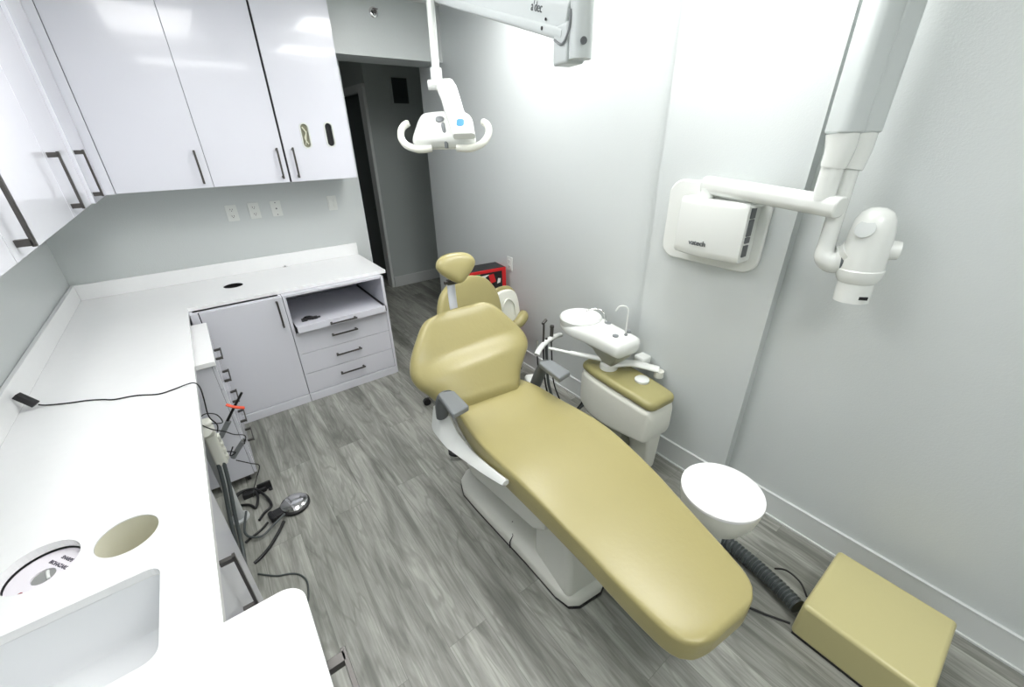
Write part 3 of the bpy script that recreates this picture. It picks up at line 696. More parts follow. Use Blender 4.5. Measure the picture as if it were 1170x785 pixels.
# base
BASE = [(-.06, .075), (-.15, .06), (-.205, .01), (-.225, -.07), (-.208, -.2), (-.175, -.4), (-.140, -.61), (-.112, -.82), (-.088, -.885), (-.045, -.908), (.075, -.908), (.118, -.885), (.142, -.82), (.17, -.61), (.205, -.4), (.238, -.2), (.255, -.07), (.235, .01), (.18, .06), (.09, .075)]
def shrink(P, k, c=(.015, -.4)): return [(c[0]+(x-c[0])*k, c[1]+(y-c[1])*(1-(1-k)*.45)) for x, y in P]
bm = B()
levels = [(BASE, 0), (BASE, .045), (shrink(BASE, .97), .058), (shrink(BASE, .72), .085)]
rs = [[bm.verts.new((*p, z)) for p in P] for P, z in levels]
for A, D in zip(rs, rs[1:]):
    for i in range(len(A)): bm.faces.new((A[i], A[(i+1) % len(A)], D[(i+1) % len(A)], D[i]))
bm.faces.new(rs[0]); bm.faces.new(rs[-1]); obj('base', bm, CREAM, CH, bevel=.008, seg=3)
bm = B(); prism(bm, [(x*1.015, y*1.012+.003) for x, y in BASE], .0, .008); obj('base_gasket', bm, BLACK, CH)
bm = B(); tube(bm, [(-.163, -.50, .004), (-.163, -.50, .044), (-.158, -.50, .056), (-.138, -.49, .066), (-.128, -.44, .074), (-.105, -.43, .085)], .003, n=6, smoothpath=False)
obj('base_seam', bm, GAP, CH, smooth=True)
def block(levels, name, m, bevel=.02):
    bm = B(); rs = []
    for (xa, xb, ya, yb, z) in levels: rs.append([bm.verts.new(q) for q in ((xa, ya, z), (xb, ya, z), (xb, yb, z), (xa, yb, z))])
    for A, D in zip(rs, rs[1:]):
        for i in range(4): bm.faces.new((A[i], A[(i+1) % 4], D[(i+1) % 4], D[i]))
    bm.faces.new(rs[0]); bm.faces.new(rs[-1]); return obj(name, bm, m, CH, bevel=bevel, seg=3)
block([(-.095, .125, -.885, -.62, .05), (-.085, .115, -.87, -.60, .2), (-.07, .10, -.82, -.55, .40)], 'front_housing', CREAM, .025)
# lift arm: slanting slab from the back of the base to the front below the seat
bm = B()
prof = [(.04, .12), (.04, .30), (-.20, .44), (-.62, .50), (-.77, .46), (-.77, .41), (-.69, .335), (-.03, .09)]
A = [bm.verts.new((-.150, y, z)) for y, z in prof]; D = [bm.verts.new((.18, y, z)) for y, z in prof]
for i in range(len(prof)): bm.faces.new((A[i], A[(i+1) % len(prof)], D[(i+1) % len(prof)], D[i]))
bm.faces.new(A); bm.faces.new(D); obj('lift_arm', bm, CREAM, CH, bevel=.012, seg=3)
bobj('lift_frame', -.10, .13, -.75, -.05, .38, .50, GREYD, CH, bevel=.01)
bm = B(); tube(bm, [(-.17, .26, .035), (-.14, .23, .035), (-.10, .25, .035), (-.11, .30, .035), (-.15, .31, .035), (-.17, .26, .035)], .012, n=10); tube(bm, [(-.11, .24, .03), (-.08, .15, .03), (-.05, .06, .03)], .006, n=8); obj('foot_switch', bm, BLACK, CH, smooth=True)
bm = B(); tube(bm, [(-.02, .0, .42), (-.02, .06, .5), (-.02, .10, .6)], .05, n=12, flat=.5); obj('back_hinge', bm, GREYD, CH, smooth=True)

# ---------------------------------------------------------------- utility box, hose and thin tube
t = thing('utility_box', 'beige vinyl covered floor box near the right wall', 'utility box', (1.678, -.088, 0))
bm = B(); box(bm, -.200, .192, -.195, .190, .012, .195); obj('cover', bm, VINYLD, t, bevel=.016, seg=4)
bm = B(); box(bm, -.193, .185, -.188, .183, 0, .013); obj('bottom_edge', bm, BLACK, t)
def hosemesh(P, r, pitch=.017):
    bm = B(); Q = crom(P, 14); rings = []; dist = 0; px = None
    L = [0]
    for a, b in zip(Q, Q[1:]): L.append(L[-1]+(b-a).length)
    N = int(L[-1]/pitch*4); out = []
    for i in range(N+1):
        s = L[-1]*i/N; j = max(k for k in range(len(L)) if L[k] <= s+1e-9); j = min(j, len(Q)-2); q = Q[j].lerp(Q[j+1], (s-L[j])/max(1e-9, L[j+1]-L[j])); out.append(q)
    tube(bm, out, r, n=18, smoothpath=False, rf=lambda u_: 1.0 if int(round(u_*N)) % 4 in (0, 1) else .84)
    return bm
o = obj('corrugated_hose', hosemesh([(1.568, .118, .062), (1.60, .20, .055), (1.64, .36, .045), (1.64, .52, .045), (1.52, .70, .045), (1.35, .80, .05), (1.20, .82, .06)], .034), mat('hose_grey', (70, 76, 76), .42), smooth=True)
tag(o, 'thick dark grey corrugated hose from the beige floor box to the chair base', 'hose')
cable('thin_tube', 'thin black tube arching beside the corrugated hose', [(1.490, .110, .04), (1.475, .18, .012), (1.43, .27, .006), (1.33, .33, .006), (1.24, .50, .006), (1.16, .70, .006)], .005)
cable('clamp_wire', 'short black wire arched over the end of corrugated hose', [(1.60, .108, .11), (1.625, .15, .135), (1.645, .21, .125), (1.645, .25, .092)], .004)

# ---------------------------------------------------------------- white round pedestal stool
t = thing('pedestal_stool', 'round white topped pedestal stool with cup shaped underside by the chair', 'stool', (1.455, .485, 0))
bm = B(); lathe(bm, [(.0, .512), (.155, .512), (.163, .508), (.165, .500), (.163, .493)], n=64); obj('seat_top', bm, mat('bright_white_plastic', (245, 245, 245), .18), t, smooth=True)
bm = B(); lathe(bm, [(.161, .494), (.160, .465), (.150, .415), (.125, .36), (.085, .32), (.055, .305), (0, .305)], n=64); obj('under_shell', bm, CREAM, t, smooth=True)
bm = B(); lathe(bm, [(.054, .306), (.052, .25), (.055, .14), (.075, .05), (.12, .018), (.125, 0), (0, 0)], n=48); obj('pedestal', bm, ABS, t, smooth=True)

# ---------------------------------------------------------------- spittoon and suction unit
t = thing('delivery_unit', 'white cuspidor unit with beige top and round bowl beside the wall', 'dental unit', (1.79, 1.27, 0), math.radians(-3))
# local: +y away from camera; length .58
UT = [(-.29, -.105, .085, .56, .30), (-.25, -.128, .098, .565, .285), (-.15, -.135, .105, .572, .27), (.0, -.14, .11, .578, .25), (.15, -.135, .112, .58, .25), (.25, -.115, .105, .578, .28), (.29, -.09, .09, .57, .32)]
bm = pad([(a, b, c, d-.055, e) for a, b, c, d, e in UT], rc=.03, rend0=.03, rend1=.03); obj('cabinet_shell', bm, CREAM, t, smooth=True)
bm = pad([(a, b+.004, c-.004, d, d-.053) for a, b, c, d, e in UT], rc=.025, rend0=.03, rend1=.03, crown=.006); obj('top_cushion', bm, mat('olive_vinyl', (154, 148, 100), .38, var=.02), t, smooth=True)
bm = B()
rs = [[bm.verts.new(q) for q in ((xa, ya, z), (xb, ya, z), (xb, yb, z), (xa, yb, z))] for (xa, xb, ya, yb, z) in ((-.02, .075, -.235, -.11, 0), (-.025, .08, -.24, -.10, .15), (-.05, .085, -.245, -.06, .30))]
for A, D in zip(rs, rs[1:]):
    for i in range(4): bm.faces.new((A[i], A[(i+1) % 4], D[(i+1) % 4], D[i]))
bm.faces.new(rs[0]); bm.faces.new(rs[-1]); obj('pedestal_leg', bm, CREAM, t, bevel=.015, seg=3)
bm = B(); box(bm, -.115, .03, -.10, .12, .10, .27); obj('lower_housing', bm, GREYW, t, bevel=.02, seg=3)
bobj('lower_support', -.08, .0, -.02, .10, 0, .11, GREYD, t, bevel=.01)
bm = B(); lathe(bm, [(.040, .568), (.042, .592), (.036, .598), (0, .600)], (.015, -.10, 0)); obj('cup_filler_disc', bm, ABS, t, smooth=True)
# column collar
bm = B(); lathe(bm, [(.052, .575), (.055, .59), (.052, .618), (.045, .622), (0, .622)], (-.035, .115, 0)); obj('collar', bm, ABS, t, smooth=True)
# grey wedge under the bowl arm
bm = B()
def wl(P): return [bm.verts.new(q) for q in P]
rs = [wl([(-.075, .07, .622), (.005, .07, .622), (.005, .15, .622), (-.075, .15, .622)]), wl([(-.095, .0, .70), (.03, .0, .70), (.04, .22, .70), (-.095, .22, .70)]), wl([(-.11, .02, .722), (.055, .02, .722), (.05, .38, .735), (-.12, .38, .735)])]
for A, D in zip(rs, rs[1:]):
    for i in range(4): bm.faces.new((A[i], A[(i+1) % 4], D[(i+1) % 4], D[i]))
bm.faces.new(rs[0]); bm.faces.new(rs[-1]); obj('grey_neck', bm, GREYW, t, bevel=.015, seg=3)
# bowl platform (t along y)
PT = [(-.03, -.09, .055, .805, .73), (.0, -.12, .078, .812, .715), (.08, -.125, .082, .815, .712), (.17, -.13, .085, .818, .715), (.27, -.15, .095, .82, .725), (.37, -.165, .105, .82, .73), (.46, -.14, .08, .82, .74), (.51, -.09, .03, .82, .75)]
bm = pad(PT, rc=.04, rend0=.03, rend1=.03, crown=.003); obj('bowl_platform', bm, ABS, t, smooth=True)
bm = B(); lathe(bm, [(.118, .765), (.130, .79), (.133, .828), (.127, .835), (.118, .828), (.09, .79), (.05, .775), (0, .772)], (-.032, .388, 0), n=56); obj('bowl', bm, ABS, t, smooth=True, label='white rinse bowl')
bm = B(); tube(bm, [(.03, .24, .81), (.033, .245, .87), (.02, .28, .90), (-.01, .32, .895), (-.04, .35, .875)], .0045, n=10); obj('bowl_rinse_spout', bm, CHROME, t, smooth=True)
bm = B(); tube(bm, [(.03, .07, .81), (.03, .07, .92), (.03, .072, .965), (.015, .085, .985), (-.010, .105, .982), (-.025, .115, .955)], .0045, n=10); obj('cup_fill_spout', bm, ABS, t, smooth=True)
for (x, y, r) in ((.045, .225, .02), (.01, .05, .010), (-.05, .075, .018), (.055, .075, .018)):
    bm = B(); lathe(bm, [(r, .806), (r, .824), (r*.7, .827), (0, .827)], (x, y, 0), n=20); obj('control_cap', bm, GREYP, t, smooth=True)
# folded swing arm on the right
bm = B(); tube(bm, [(-.02, .09, .612), (.06, .03, .622), (.13, -.06, .612), (.16, -.10, .605)], .032, n=14, flat=.55); obj('swing_arm', bm, ABS, t, smooth=True)
bm = B(); cyl(bm, (.16, -.105, .56), (.16, -.105, .60), .028); obj('swing_arm_joint', bm, CREAM, t, smooth=True)
bm = B(); box(bm, .11, .19, -.02, .055, .60, .655); obj('swing_arm_block', bm, ABS, t, bevel=.012, seg=3)
# assistant's arm with instrument holder
bm = B(); cyl(bm, (-.055, .13, .64), (-.175, .31, .645), .016, .015, n=16); cyl(bm, (-.175, .31, .645), (-.25, .43, .65), .010, n=16); obj('holder_arm', bm, ABS, t, smooth=True)
bm = B(); tube(bm, [(-.345, .435, .630), (-.30, .455, .655), (-.235, .475, .675), (-.165, .49, .682), (-.095, .50, .675)], .019, n=12, flat=.8); obj('instrument_holder', bm, ABS, t, smooth=True)
for k, (x, y, h, r) in enumerate(((-.320, .464, .715, .005), (-.262, .475, .815, .0065), (-.185, .488, .755, .012), (-.235, .478, .70, .007))):
    bm = B(); cyl(bm, (x, y, .66), (x+.002, y, h), r, n=14)
    if k == 1: cyl(bm, (x-.010, y-.004, h-.004), (x+.024, y+.006, h+.010), .010, n=14)
    if k == 2: cyl(bm, (x+.002, y, h), (x+.002, y, h+.014), .014, n=14)
    ins = obj('instrument', bm, STEEL if k != 0 else CHROME, t, smooth=True)
    bm = B(); g = (-.02, .0, .03, .01)[k]
    tube(bm, [(x, y, .655), (x+.002, y-.01, .52), (x+.006, y-.03, .36), (x+.03, y-.08, .22), (-.17+g, .33, .16), (-.13+g*.5, .28, .20), (-.10, .24-.01*k, .30)], [.005, .006, .005, .010][k], n=10); obj('instrument_hose', bm, BLACK if k != 3 else HOSE, ins, smooth=True)

# ---------------------------------------------------------------- operator stool behind the chair
t = thing('operator_stool', 'beige round-backed stool standing behind the dental chair headrest', 'stool', (1.335, 2.27, 0), math.radians(12))
bm = pad([(-.26, -.19, .17, .03, -.03), (-.2, -.255, .235, .03, -.03), (-.08, -.285, .275, .03, -.03), (.05, -.275, .275, .03, -.03), (.15, -.225, .225, .03, -.03), (.205, -.155, .155, .028, -.028), (.235, -.06, .06, .022, -.022)], rc=.028, rend0=.025, rend1=.025, crown=.01,
         xf=lambda p: (p[0], .0+p[1]*.28-p[2]*.96, .79+p[1]*.96+p[2]*.28)); obj('backrest', bm, VINYL, t, smooth=True)
bm = B(); lathe(bm, [(.0, .44), (.16, .44), (.195, .455), (.2, .475), (.19, .5), (.15, .512), (0, .515)], (.0, .22, 0)); obj('seat', bm, VINYL, t, smooth=True)
bm = B(); tube(bm, [(0, .2, .43), (0, .02, .42), (0, -.02, .48), (0, .0, .6)], .02, n=10, flat=.5); obj('back_support', bm, BLACK, t, smooth=True)
bm = B(); cyl(bm, (0, .22, .08), (0, .22, .44), .025); obj('gas_column', bm, STEEL, t, smooth=True)
for k in range(5):
    a = 2*PI*k/5+.3; dx, dy = math.cos(a), math.sin(a)
    bm = B(); tube(bm, [(0, .22, .11), (dx*.13, .22+dy*.13, .095), (dx*.25, .22+dy*.25, .07)], .02, n=10, flat=.7); lg = obj('leg', bm, CHROME, t, smooth=True)
    bm = B(); cyl(bm, (dx*.26-dy*.014, .22+dy*.26+dx*.014, .028), (dx*.26+dy*.014, .22+dy*.26-dx*.014, .028), .028, n=16); obj('caster', bm, BLACK, lg, smooth=True)
# assistant stool with white shell back and wraparound arm
t = thing('assistant_stool', 'cream shell backed stool with beige wraparound arm by the right wall', 'stool', (1.735, 2.40, 0), math.radians(0))
bm = pad([(-.21, -.09, .09, .02, -.02), (-.15, -.105, .105, .02, -.02), (0, -.115, .115, .02, -.02), (.09, -.105, .105, .02, -.02), (.135, -.07, .07, .02, -.02), (.15, -.03, .03, .018, -.018)], rc=.018, rend0=.015, rend1=.015,
         xf=lambda p: (p[0], .0+p[1]*.2-p[2], .66+p[1]*.98+p[2]*.2)); obj('back_shell', bm, CREAM, t, smooth=True)
bm = B(); tube(bm, [(-.06, -.032, .60), (-.05, -.025, .70), (0, -.012, .745), (.05, -.025, .70), (.06, -.032, .60)], .008, n=8, flat=.6); obj('shell_rib', bm, CREAM, t, smooth=True)
bm = pad([(-.21, -.10, .10, .02, -.015), (0, -.125, .125, .02, -.015), (.10, -.112, .112, .02, -.015), (.15, -.07, .07, .02, -.015), (.165, -.03, .03, .018, -.012)], rc=.014, rend0=.012, rend1=.012,
         xf=lambda p: (p[0], .032+p[1]*.2-p[2], .665+p[1]*.98+p[2]*.2)); obj('back_cushion', bm, VINYL, t, smooth=True)
bm = B(); tube(bm, [(-.03, -.07, .54), (.03, -.10, .56), (.09, -.085, .59), (.135, -.03, .585), (.14, .0, .58)], .038, n=16, flat=1, rf=lambda s: .55+.6*math.sin(PI*min(1, .12+s*.8))); obj('torso_arm', bm, VINYL, t, smooth=True)
bm = B(); tube(bm, [(.10, -.06, .56), (.09, .0, .5), (.04, .10, .44)], .014, n=10); obj('arm_support', bm, BLACK, t, smooth=True)
bm = B(); lathe(bm, [(.0, .42), (.13, .42), (.155, .44), (.155, .47), (.13, .492), (0, .495)], (.0, .18, 0)); obj('seat', bm, VINYL, t, smooth=True)
bm = B(); cyl(bm, (0, .18, .08), (0, .18, .42), .025); tube(bm, [(0, .16, .415), (0, .03, .42), (0, .02, .5)], .018, n=10, flat=.5); obj('gas_column', bm, STEEL, t, smooth=True)
for k in range(5):
    a = 2*PI*k/5+.8; dx, dy = math.cos(a), math.sin(a)
    bm = B(); tube(bm, [(0, .18, .11), (dx*.10, .18+dy*.10, .095), (dx*.19, .18+dy*.19, .07)], .018, n=10, flat=.7); lg = obj('leg', bm, CHROME, t, smooth=True)
    bm = B(); cyl(bm, (dx*.2-dy*.014, .18+dy*.2+dx*.014, .028), (dx*.2+dy*.014, .18+dy*.2-dx*.014, .028), .028, n=16); obj('caster', bm, BLACK, lg, smooth=True)
# red and black carton
t = thing('printed_carton', 'tall red and black printed carton by the right wall behind the stools', 'box', (1.81, 2.86, 0), math.radians(-7))
bm = B(); box(bm, -.19, .19, -.09, .09, 0, .87); obj('carton_body', bm, RED, t, bevel=.003)
bm = B(); box(bm, -.175, .15, -.0925, -.0905, .63, .845); obj('black_print', bm, BLACK, t)
def printpoly(name, P, y0, y1, m):
    bm = B(); vs = [bm.verts.new((x, y0, z)) for x, z in P]; v2 = [bm.verts.new((x, y1, z)) for x, z in P]
    bm.faces.new(vs); bm.faces.new(v2); n = len(P)
    for i in range(n): bm.faces.new((vs[i], vs[(i+1) % n], v2[(i+1) % n], v2[i]))
    return obj(name, bm, m, t)
printpoly('red_stripe', [(-.17, .78), (-.12, .775), (-.10, .83), (-.16, .84)], -.0945, -.0925, RED)
printpoly('red_stripe', [(.04, .75), (.09, .76), (.07, .83), (.02, .825)], -.0945, -.0925, RED)
printpoly('red_stripe', [(-.03, .70), (.03, .70), (.02, .75), (-.02, .755)], -.0945, -.0925, RED)
printpoly('white_print', [(-.175, .765), (-.04, .79), (.03, .83), (-.08, .825), (-.175, .79)], -.0946, -.0926, ABS)
printpoly('white_print', [(.10, .74), (.13, .745), (.135, .78), (.11, .785)], -.0946, -.0926, ABS)
printpoly('green_print', [(-.16, .832), (-.06, .834), (-.055, .844), (-.155, .844)], -.0946, -.0926, GREEN)
bm = B(); box(bm, -.18, .18, -.085, .085, .87, .873); obj('carton_top', bm, BLACK, t)

# ---------------------------------------------------------------- wall mounted x-ray unit
t = thing('xray_unit', 'white wall mounted dental x-ray unit with folding arm and tube head', 'x-ray unit', (1.98, 1.0, 0))
# all local coordinates below are relative to (1.98, 1.0, 0)
bm = B(); vs = prism(bm, rrect(.50, .385, .075, 8), 0, .02)
bmesh.ops.transform(bm, matrix=Matrix(((0, 0, -1, 0), (1, 0, 0, .026), (0, 1, 0, 1.465), (0, 0, 0, 1))), verts=vs); obj('backing_plate', bm, ABS, t, bevel=.008, seg=3)
# housing with a curved front face
bm = B(); Y0, Y1 = -.18, .148; nn = 14; prof = []
for i in range(nn+1):
    s = i/nn; y = Y1+(Y0-Y1)*s; bul = .128+.02*math.sin(PI*s)-(.02*(1-s)**3)
    prof.append((-bul, y))
pts = [(-.02, Y1-.01)]+prof+[(-.02, Y0)]
rs = []
for z, k in ((1.335, .90), (1.345, .97), (1.37, 1), (1.565, 1), (1.582, .975), (1.592, .92)):
    rs.append([bm.verts.new((x*k if x < -.03 else x, y*(1 if k > .95 else .98), z)) for x, y in pts])
for A, D in zip(rs, rs[1:]):
    for i in range(len(A)): bm.faces.new((A[i], A[(i+1) % len(A)], D[(i+1) % len(A)], D[i]))
bm.faces.new(rs[0]); bm.faces.new(rs[-1]); hs = obj('housing', bm, ABS, t, bevel=.004, seg=2)
bm = B()
for k, (z0, z1) in enumerate(((1.53, 1.572), (1.455, 1.525), (1.425, 1.45), (1.365, 1.415))):
    box(bm, -.108, -.072, Y0-.006, Y0+.004, z0, z1)
obj('side_vent', bm, GREYD, t)
bm = B(); box(bm, -.12, -.02, Y0-.018, Y0+.01, 1.575, 1.588); obj('side_lip', bm, ABS, t, bevel=.004)
text('logo_text', 'vatech', .032, basis((-.1485, .010, 1.400), (0, -1, 0), (0, 0, 1)), GREYD, t, depth=.002, bold=.0004)
# horizontal arm
AZ = 1.642
bm = B(); cyl(bm, (-.075, .045, 1.585), (-.075, .045, AZ-.01), .03); obj('arm_pivot', bm, ABS, t, smooth=True)
def flatbar(bm, a, b, w, h, r, n=6, cap=True):
    a, b = Vector(a), Vector(b); d = (b-a).normalized(); side = d.cross(Vector((0, 0, 1))).normalized(); up = side.cross(d)
    A = [bm.verts.new(a+side*p[0]+up*p[1]) for p in rrect(w, h, r, n)]; D = [bm.verts.new(b+side*p[0]+up*p[1]) for p in rrect(w, h, r, n)]
    for i in range(len(A)): bm.faces.new((A[i], A[(i+1) % len(A)], D[(i+1) % len(A)], D[i]))
    if cap: bm.faces.new(A); bm.faces.new(D)
P0 = Vector((-.058, .070, AZ+.004)); P1 = Vector((-.16, -.50, AZ-.026))
bm = B(); flatbar(bm, P0, P1, .076, .074, .030, 8); obj('horizontal_arm', bm, ABS, t, bevel=.006, seg=2)
E1 = Vector((-.155, -.436, 0))
# front folding segment
bm = B(); cyl(bm, E1+Vector((0, 0, AZ-.005)), E1+Vector((0, 0, 1.75)), .034); cyl(bm, E1+Vector((0, 0, 1.705)), E1+Vector((0, 0, 1.709)), .0345); obj('arm_spigot', bm, ABS, t, smooth=True)
def vbar(c, w, dpt, z0, z1, r, name, rz=0, m=ABS):
    bm = B(); P = rrect(w, dpt, r, 6); ca, sa = math.cos(rz), math.sin(rz)
    prism(bm, [(c[0]+x*ca-y*sa, c[1]+x*sa+y*ca) for x, y in P], z0, z1); return obj(name, bm, m, t, bevel=.006, seg=2)
rz_ = math.radians(-35)
A1 = E1.copy(); A2 = Vector((-.095, -.468, 0))
ARMG = mat('arm_white', (192, 198, 197), .32)
vbar(A1, .085, .10, 1.85, 2.62, .025, 'folding_arm_segment', rz_, ARMG)
vbar(A2, .085, .10, 1.85, 2.62, .025, 'folding_arm_segment', rz_, ARMG)
bm = B(); tube(bm, [A1+Vector((0, 0, 1.85)), A1+Vector((-.0, -.005, 1.80)), E1+Vector((0, 0, 1.745))], .046, n=18, rf=lambda s: 1.05-.22*s); obj('knuckle', bm, ABS, t, smooth=True)
bm = B(); tube(bm, [A2+Vector((0, 0, 1.85)), A2+Vector((.0, -.005, 1.80)), A2+Vector((-.01, -.005, 1.735))], .046, n=18, rf=lambda s: 1.05-.25*s); obj('knuckle', bm, ABS, t, smooth=True)
bm = B(); cyl(bm, A1+Vector((0, 0, 2.60)), A1+Vector((0, 0, 2.67)), .055); cyl(bm, A2+Vector((0, 0, 2.60)), A2+Vector((0, 0, 2.67)), .055); flatbar(bm, A1+Vector((0, 0, 2.65)), A2+Vector((0, 0, 2.65)), .09, .05, .02); obj('top_joint', bm, ABS, t, smooth=True)
# rear vertical tube, elbow and tube head
sst_ = lambda x: x*x*(3-2*x)
D0 = A2+Vector((-.01, -.005, 0)); D0.z = 0
bm = B(); tube(bm, [D0+Vector((0, 0, 1.74)), D0+Vector((-.002, -.003, 1.60)), D0+Vector((-.012, -.008, 1.50)), D0+Vector((-.015, -.012, 1.445)), D0+Vector((-.005, -.035, 1.425)), D0+Vector((.008, -.06, 1.43))], .031, n=18, rf=lambda s: .9+.72*sst_(min(1, max(0, s-.45)*2.2))); obj('elbow_tube', bm, ABS, t, smooth=True)
HX = D0+Vector((.012, -.124, 1.482))
bm = B(); cyl(bm, D0+Vector((.006, -.058, 1.43)), D0+Vector((.009, -.066, 1.431)), .0515); obj('swivel_ring', bm, GREYD, t, smooth=True)
bm = B(); cyl(bm, D0+Vector((.008, -.065, 1.431)), HX+Vector((-.01, .03, -.02)), .040, .05); obj('swivel_neck', bm, ABS, t, smooth=True)
# tube head body: egg tapering up
bm = B(); lathe(bm, [(.0, .140), (.022, .137), (.044, .124), (.057, .10), (.064, .06), (.067, .01), (.067, -.04), (.067, -.072), (.071, -.076), (.070, -.095), (.063, -.115), (.058, -.122), (0, -.122)], HX, (0, .05, 1), n=40)
obj('tube_head', bm, ABS, t, smooth=True)
bm = B(); lathe(bm, [(.0, .0), (.03, .0), (.03, .004), (.022, .006), (0, .006)], HX+Vector((-.060, .010, .072)), (-1, .12, .42), n=24); obj('grip_recess', bm, mat('recess_grey', (190, 195, 193), .4), t, smooth=True)
bm = B(); cyl(bm, HX+Vector((.02, -.045, .0)), HX+Vector((.034, -.082, .0)), .036, .031); obj('side_knob', bm, ABS, t, smooth=True)
bm = B(); cyl(bm, HX+Vector((0, -.005, -.118)), HX+Vector((0, -.009, -.195)), .056, .055, n=36); obj('collimator', bm, ABS, t, smooth=True)
bm = B(); box(bm, -.014, .014, -.002, .002, -.006, .006); 
bmesh.ops.transform(bm, matrix=basis(HX+Vector((-.0350, -.050, -.170)), (.62, -.78, 0), (-.78, -.62, 0)), verts=bm.verts); obj('collimator_label', bm, BLACK, t)

# ---------------------------------------------------------------- ceiling mounted operating light
t = thing('operating_light', 'white ceiling mounted dental light on a long arm over the chair', 'dental light', (0, 0, 0))
J = Vector((.955, .955, 0)); E = Vector((1.205, 2.235, 2.50))
bm = B(); cyl(bm, J+Vector((0, 0, 2.042)), J+Vector((0, 0, CEIL-.001)), .0305, n=36); obj('ceiling_post', bm, ARMG, t, smooth=True)
bm = B(); cyl(bm, J+Vector((0, 0, 2.176)), J+Vector((0, 0, 2.182)), .0335, n=36); obj('post_ring', bm, GREYP, t, smooth=True)
bm = B(); cyl(bm, J+Vector((0, 0, CEIL-.05)), J+Vector((0, 0, CEIL-.002)), .09, .1, n=36); obj('ceiling_flange', bm, ABS, t, smooth=True)
dirn = (E-(J+Vector((0, 0, 2.12)))); dxy = Vector((dirn.x, dirn.y, 0)).normalized(); sd = Vector((dxy.y, -dxy.x, 0))
bm = B(); a = J+dxy*.02; b_ = J+dxy*.095
for q0, q1 in ((a, b_),):
    vs = []
    for z in (2.035, 2.13):
        vs += [bm.verts.new(q+sd*s_+Vector((0, 0, z))) for q in (q0, q1) for s_ in (-.03, .03)]
    for q in ((0, 1, 3, 2), (4, 6, 7, 5), (0, 4, 5, 1), (2, 3, 7, 6), (0, 2, 6, 4), (1, 5, 7, 3)): bm.faces.new([vs[i] for i in q])
obj('arm_knuckle', bm, ARMG, t, bevel=.008, seg=3)
st = J+dxy*.03+Vector((0, 0, 2.135))
bm = B(); flatbar(bm, st, E, .058, .090, .022, 6); obj('balance_arm', bm, ARMG, t, bevel=.004)
dd = (E-st).normalized(); upv = sd.cross(dd).normalized(); upv = upv if upv.z > 0 else -upv
bm = B(); flatbar(bm, st-upv*.034+dd*.01, E-upv*.03, .063, .036, .014, 5); obj('arm_cover', bm, ARMG, t, bevel=.003)
for off, r in ((.12, .005), (.105, .0035)):
    bm = B(); c = st+dd*off-upv*(.034 if off > .11 else .012); cyl(bm, c-sd*.031, c-sd*.0335, r, n=14); obj('arm_screw', bm, BLACK, t)
bm = B(); tube(bm, [st+upv*.02-sd*.0325-dd*.02, st-sd*.033-dd*.028-upv*.02, st-sd*.033-dd*.005-upv*.055, st-sd*.033+dd*.04-upv*.052], .003, n=8); obj('joint_seal', bm, GREYP, t, smooth=True)
bm = B(); c = J-sd*.012-dxy*.03+Vector((0, 0, 2.078)); ax = (-sd*.3-dxy*.9).normalized(); lathe(bm, [(.009, 0), (.009, .0035), (.006, .0035), (.0055, .001), (0, .001)], c, ax, n=20); obj('lock_screw', bm, GREYD, t, smooth=True)
text('logo_text', "a'dec", .034, basis(st+dd*.17-sd*.0302+upv*.010, -dd, upv), GREYD, t, depth=.0006, bold=-.0002)
# drop pole
bm = B(); cyl(bm, E+Vector((-.075, -.13, .04)), E+Vector((-.075, -.13, -.36)), .0165, n=24); 
bm.clear()
PX, PY = 1.122, 2.085
bm = B(); cyl(bm, (PX, PY, 2.15), (PX+.012, PY+.02, 2.56), .0185, n=28); obj('drop_pole', bm, ABS, t, smooth=True)
bm = B(); flatbar(bm, E-dd*.02, Vector((PX+.012, PY+.02, 2.53)), .05, .07, .02); cyl(bm, (PX+.012, PY+.02, 2.48), (PX+.012, PY+.02, 2.585), .036, n=24); obj('pole_joint', bm, ABS, t, smooth=True)
bm = B(); cyl(bm, (PX, PY, 2.085), (PX, PY, 2.155), .0275, n=28); obj('pole_collar', bm, ABS, t, smooth=True)
# yoke: tapering bent plate hanging from the collar to the lamp head
def sweepplate(P, th_, sdv):
    """P: (centre, halfwidth); plate normal from neighbours x side"""
    bm = B(); rr = []; Q = [Vector(p[0]) for p in P]
    for i, (c, hw) in enumerate(P):
        d_ = (Q[min(i+1, len(Q)-1)]-Q[max(i-1, 0)]).normalized(); nrm = d_.cross(sdv).normalized(); c = Vector(c)
        rr.append([bm.verts.new(c+sdv*p[0]+nrm*p[1]) for p in rrect(2*hw, th_, th_*.42, 4)])
    for A, D in zip(rr, rr[1:]):
        for i in range(len(A)): bm.faces.new((A[i], A[(i+1) % len(A)], D[(i+1) % len(A)], D[i]))
    bm.faces.new(rr[0]); bm.faces.new(rr[-1]); return bm
SDV = Vector((.80, -.60, 0)).normalized()      # lamp's left-right direction
fw = Vector((-.60, -.80, 0))                   # towards the camera side
c0 = Vector((PX, PY, 2.075))
fwd = Vector((-.48, -.88, 0))
YP = [(Vector((1.150, 2.060, 2.105)), .040), (Vector((1.150, 2.045, 2.075)), .050), (Vector((1.138, 1.990, 2.02)), .047), (Vector((1.118, 1.930, 1.965)), .046), (Vector((1.100, 1.850, 1.905)), .050), (Vector((1.082, 1.795, 1.862)), .052)]
obj('yoke', sweepplate(YP, .034, SDV), ABS, t, bevel=.004)
bm = B(); cyl(bm, c0-SDV*.042+Vector((0, 0, .012)), c0+SDV*.03+Vector((0, 0, .012)), .022, n=24); obj('yoke_pivot', bm, ABS, t, smooth=True)
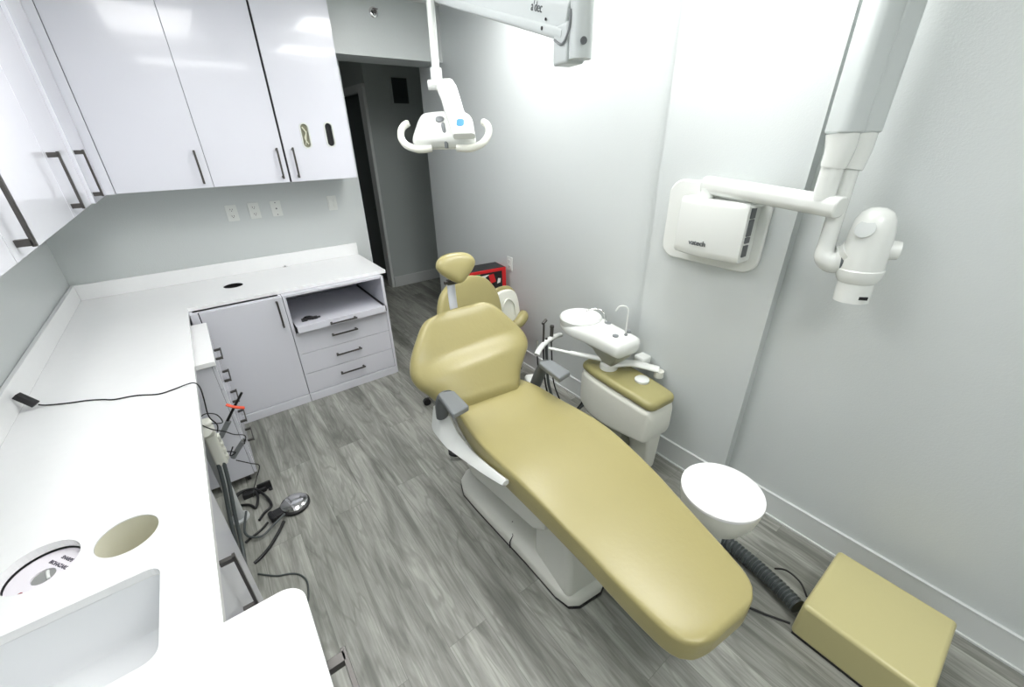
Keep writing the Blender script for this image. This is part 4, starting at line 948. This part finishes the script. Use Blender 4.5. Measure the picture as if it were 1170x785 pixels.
dyy = (YP[5][0]-YP[3][0]).normalized(); nr = dyy.cross(SDV).normalized(); nr = nr if nr.dot(fw) > 0 else -nr
bm = B(); prism(bm, rrect(.034, .046, .012), 0, .003)
bmesh.ops.transform(bm, matrix=basis(YP[4][0]+nr*.0165, SDV, -dyy), verts=bm.verts); obj('touch_pad', bm, BLUE, t, bevel=.001, label='blue touch pad')
bm = B(); prism(bm, rrect(.044, .056, .014), 0, .0015)
bmesh.ops.transform(bm, matrix=basis(YP[4][0]+nr*.0163, SDV, -dyy), verts=bm.verts); obj('touch_pad_rim', bm, mat('pad_rim', (205, 215, 225), .3), t)
# lamp head: shallow rounded box
hc = Vector((1.085, 1.975, 1.885))
nh = Vector((-.32, -.48, .82)).normalized(); fx = SDV; fy = nh.cross(fx).normalized()
MH = basis(hc, fx, -fy if fy.dot(fw) > 0 else fy)
def hx_(x, y, z): return MH @ Vector((x, y, z))
T_ = [(-.095, -.12, .12, .020, -.03), (-.07, -.15, .15, .026, -.036), (.0, -.142, .142, .034, -.038), (.07, -.130, .130, .036, -.034), (.105, -.11, .11, .030, -.02)]
bm = pad(T_, rc=.03, rend0=.025, rend1=.025, crown=.012, xf=lambda p: hx_(*p)); obj('lamp_head', bm, ABS, t, smooth=True)
bm = pad([(-.075, -.09, .09, -.034, -.048), (0, -.115, .115, -.034, -.05), (.075, -.09, .09, -.034, -.046)], rc=.008, rend0=.02, rend1=.02, xf=lambda p: hx_(*p)); obj('lens_frame', bm, CREAM, t, smooth=True)
for s in (-1, 1):
    bm = B(); tube(bm, [hx_(s*.06, -.095, -.020), hx_(s*.12, -.105, -.018), hx_(s*.175, -.09, -.008), hx_(s*.205, -.05, .0), hx_(s*.212, -.0, .006), hx_(s*.20, .035, .010), hx_(s*.178, .05, .012)], .0165, n=14, rf=lambda u_: 1 if u_ < .95 else .8); obj('handle', bm, CREAM, t, smooth=True)
bm = B(); tube(bm, [hx_(-.005, .03, .034), hx_(.0, -.03, .045), hx_(.012, -.08, .025), hx_(.012, -.105, -.015)], .009, n=10, flat=.5); obj('hinge_strap', bm, GREYP, t, smooth=True)
bm = B(); lathe(bm, [(.02, 0), (.02, .006), (.012, .006), (0, .004)], hx_(-.02, .02, .046), nh, n=20); obj('hinge_cap', bm, GREYP, t, smooth=True)
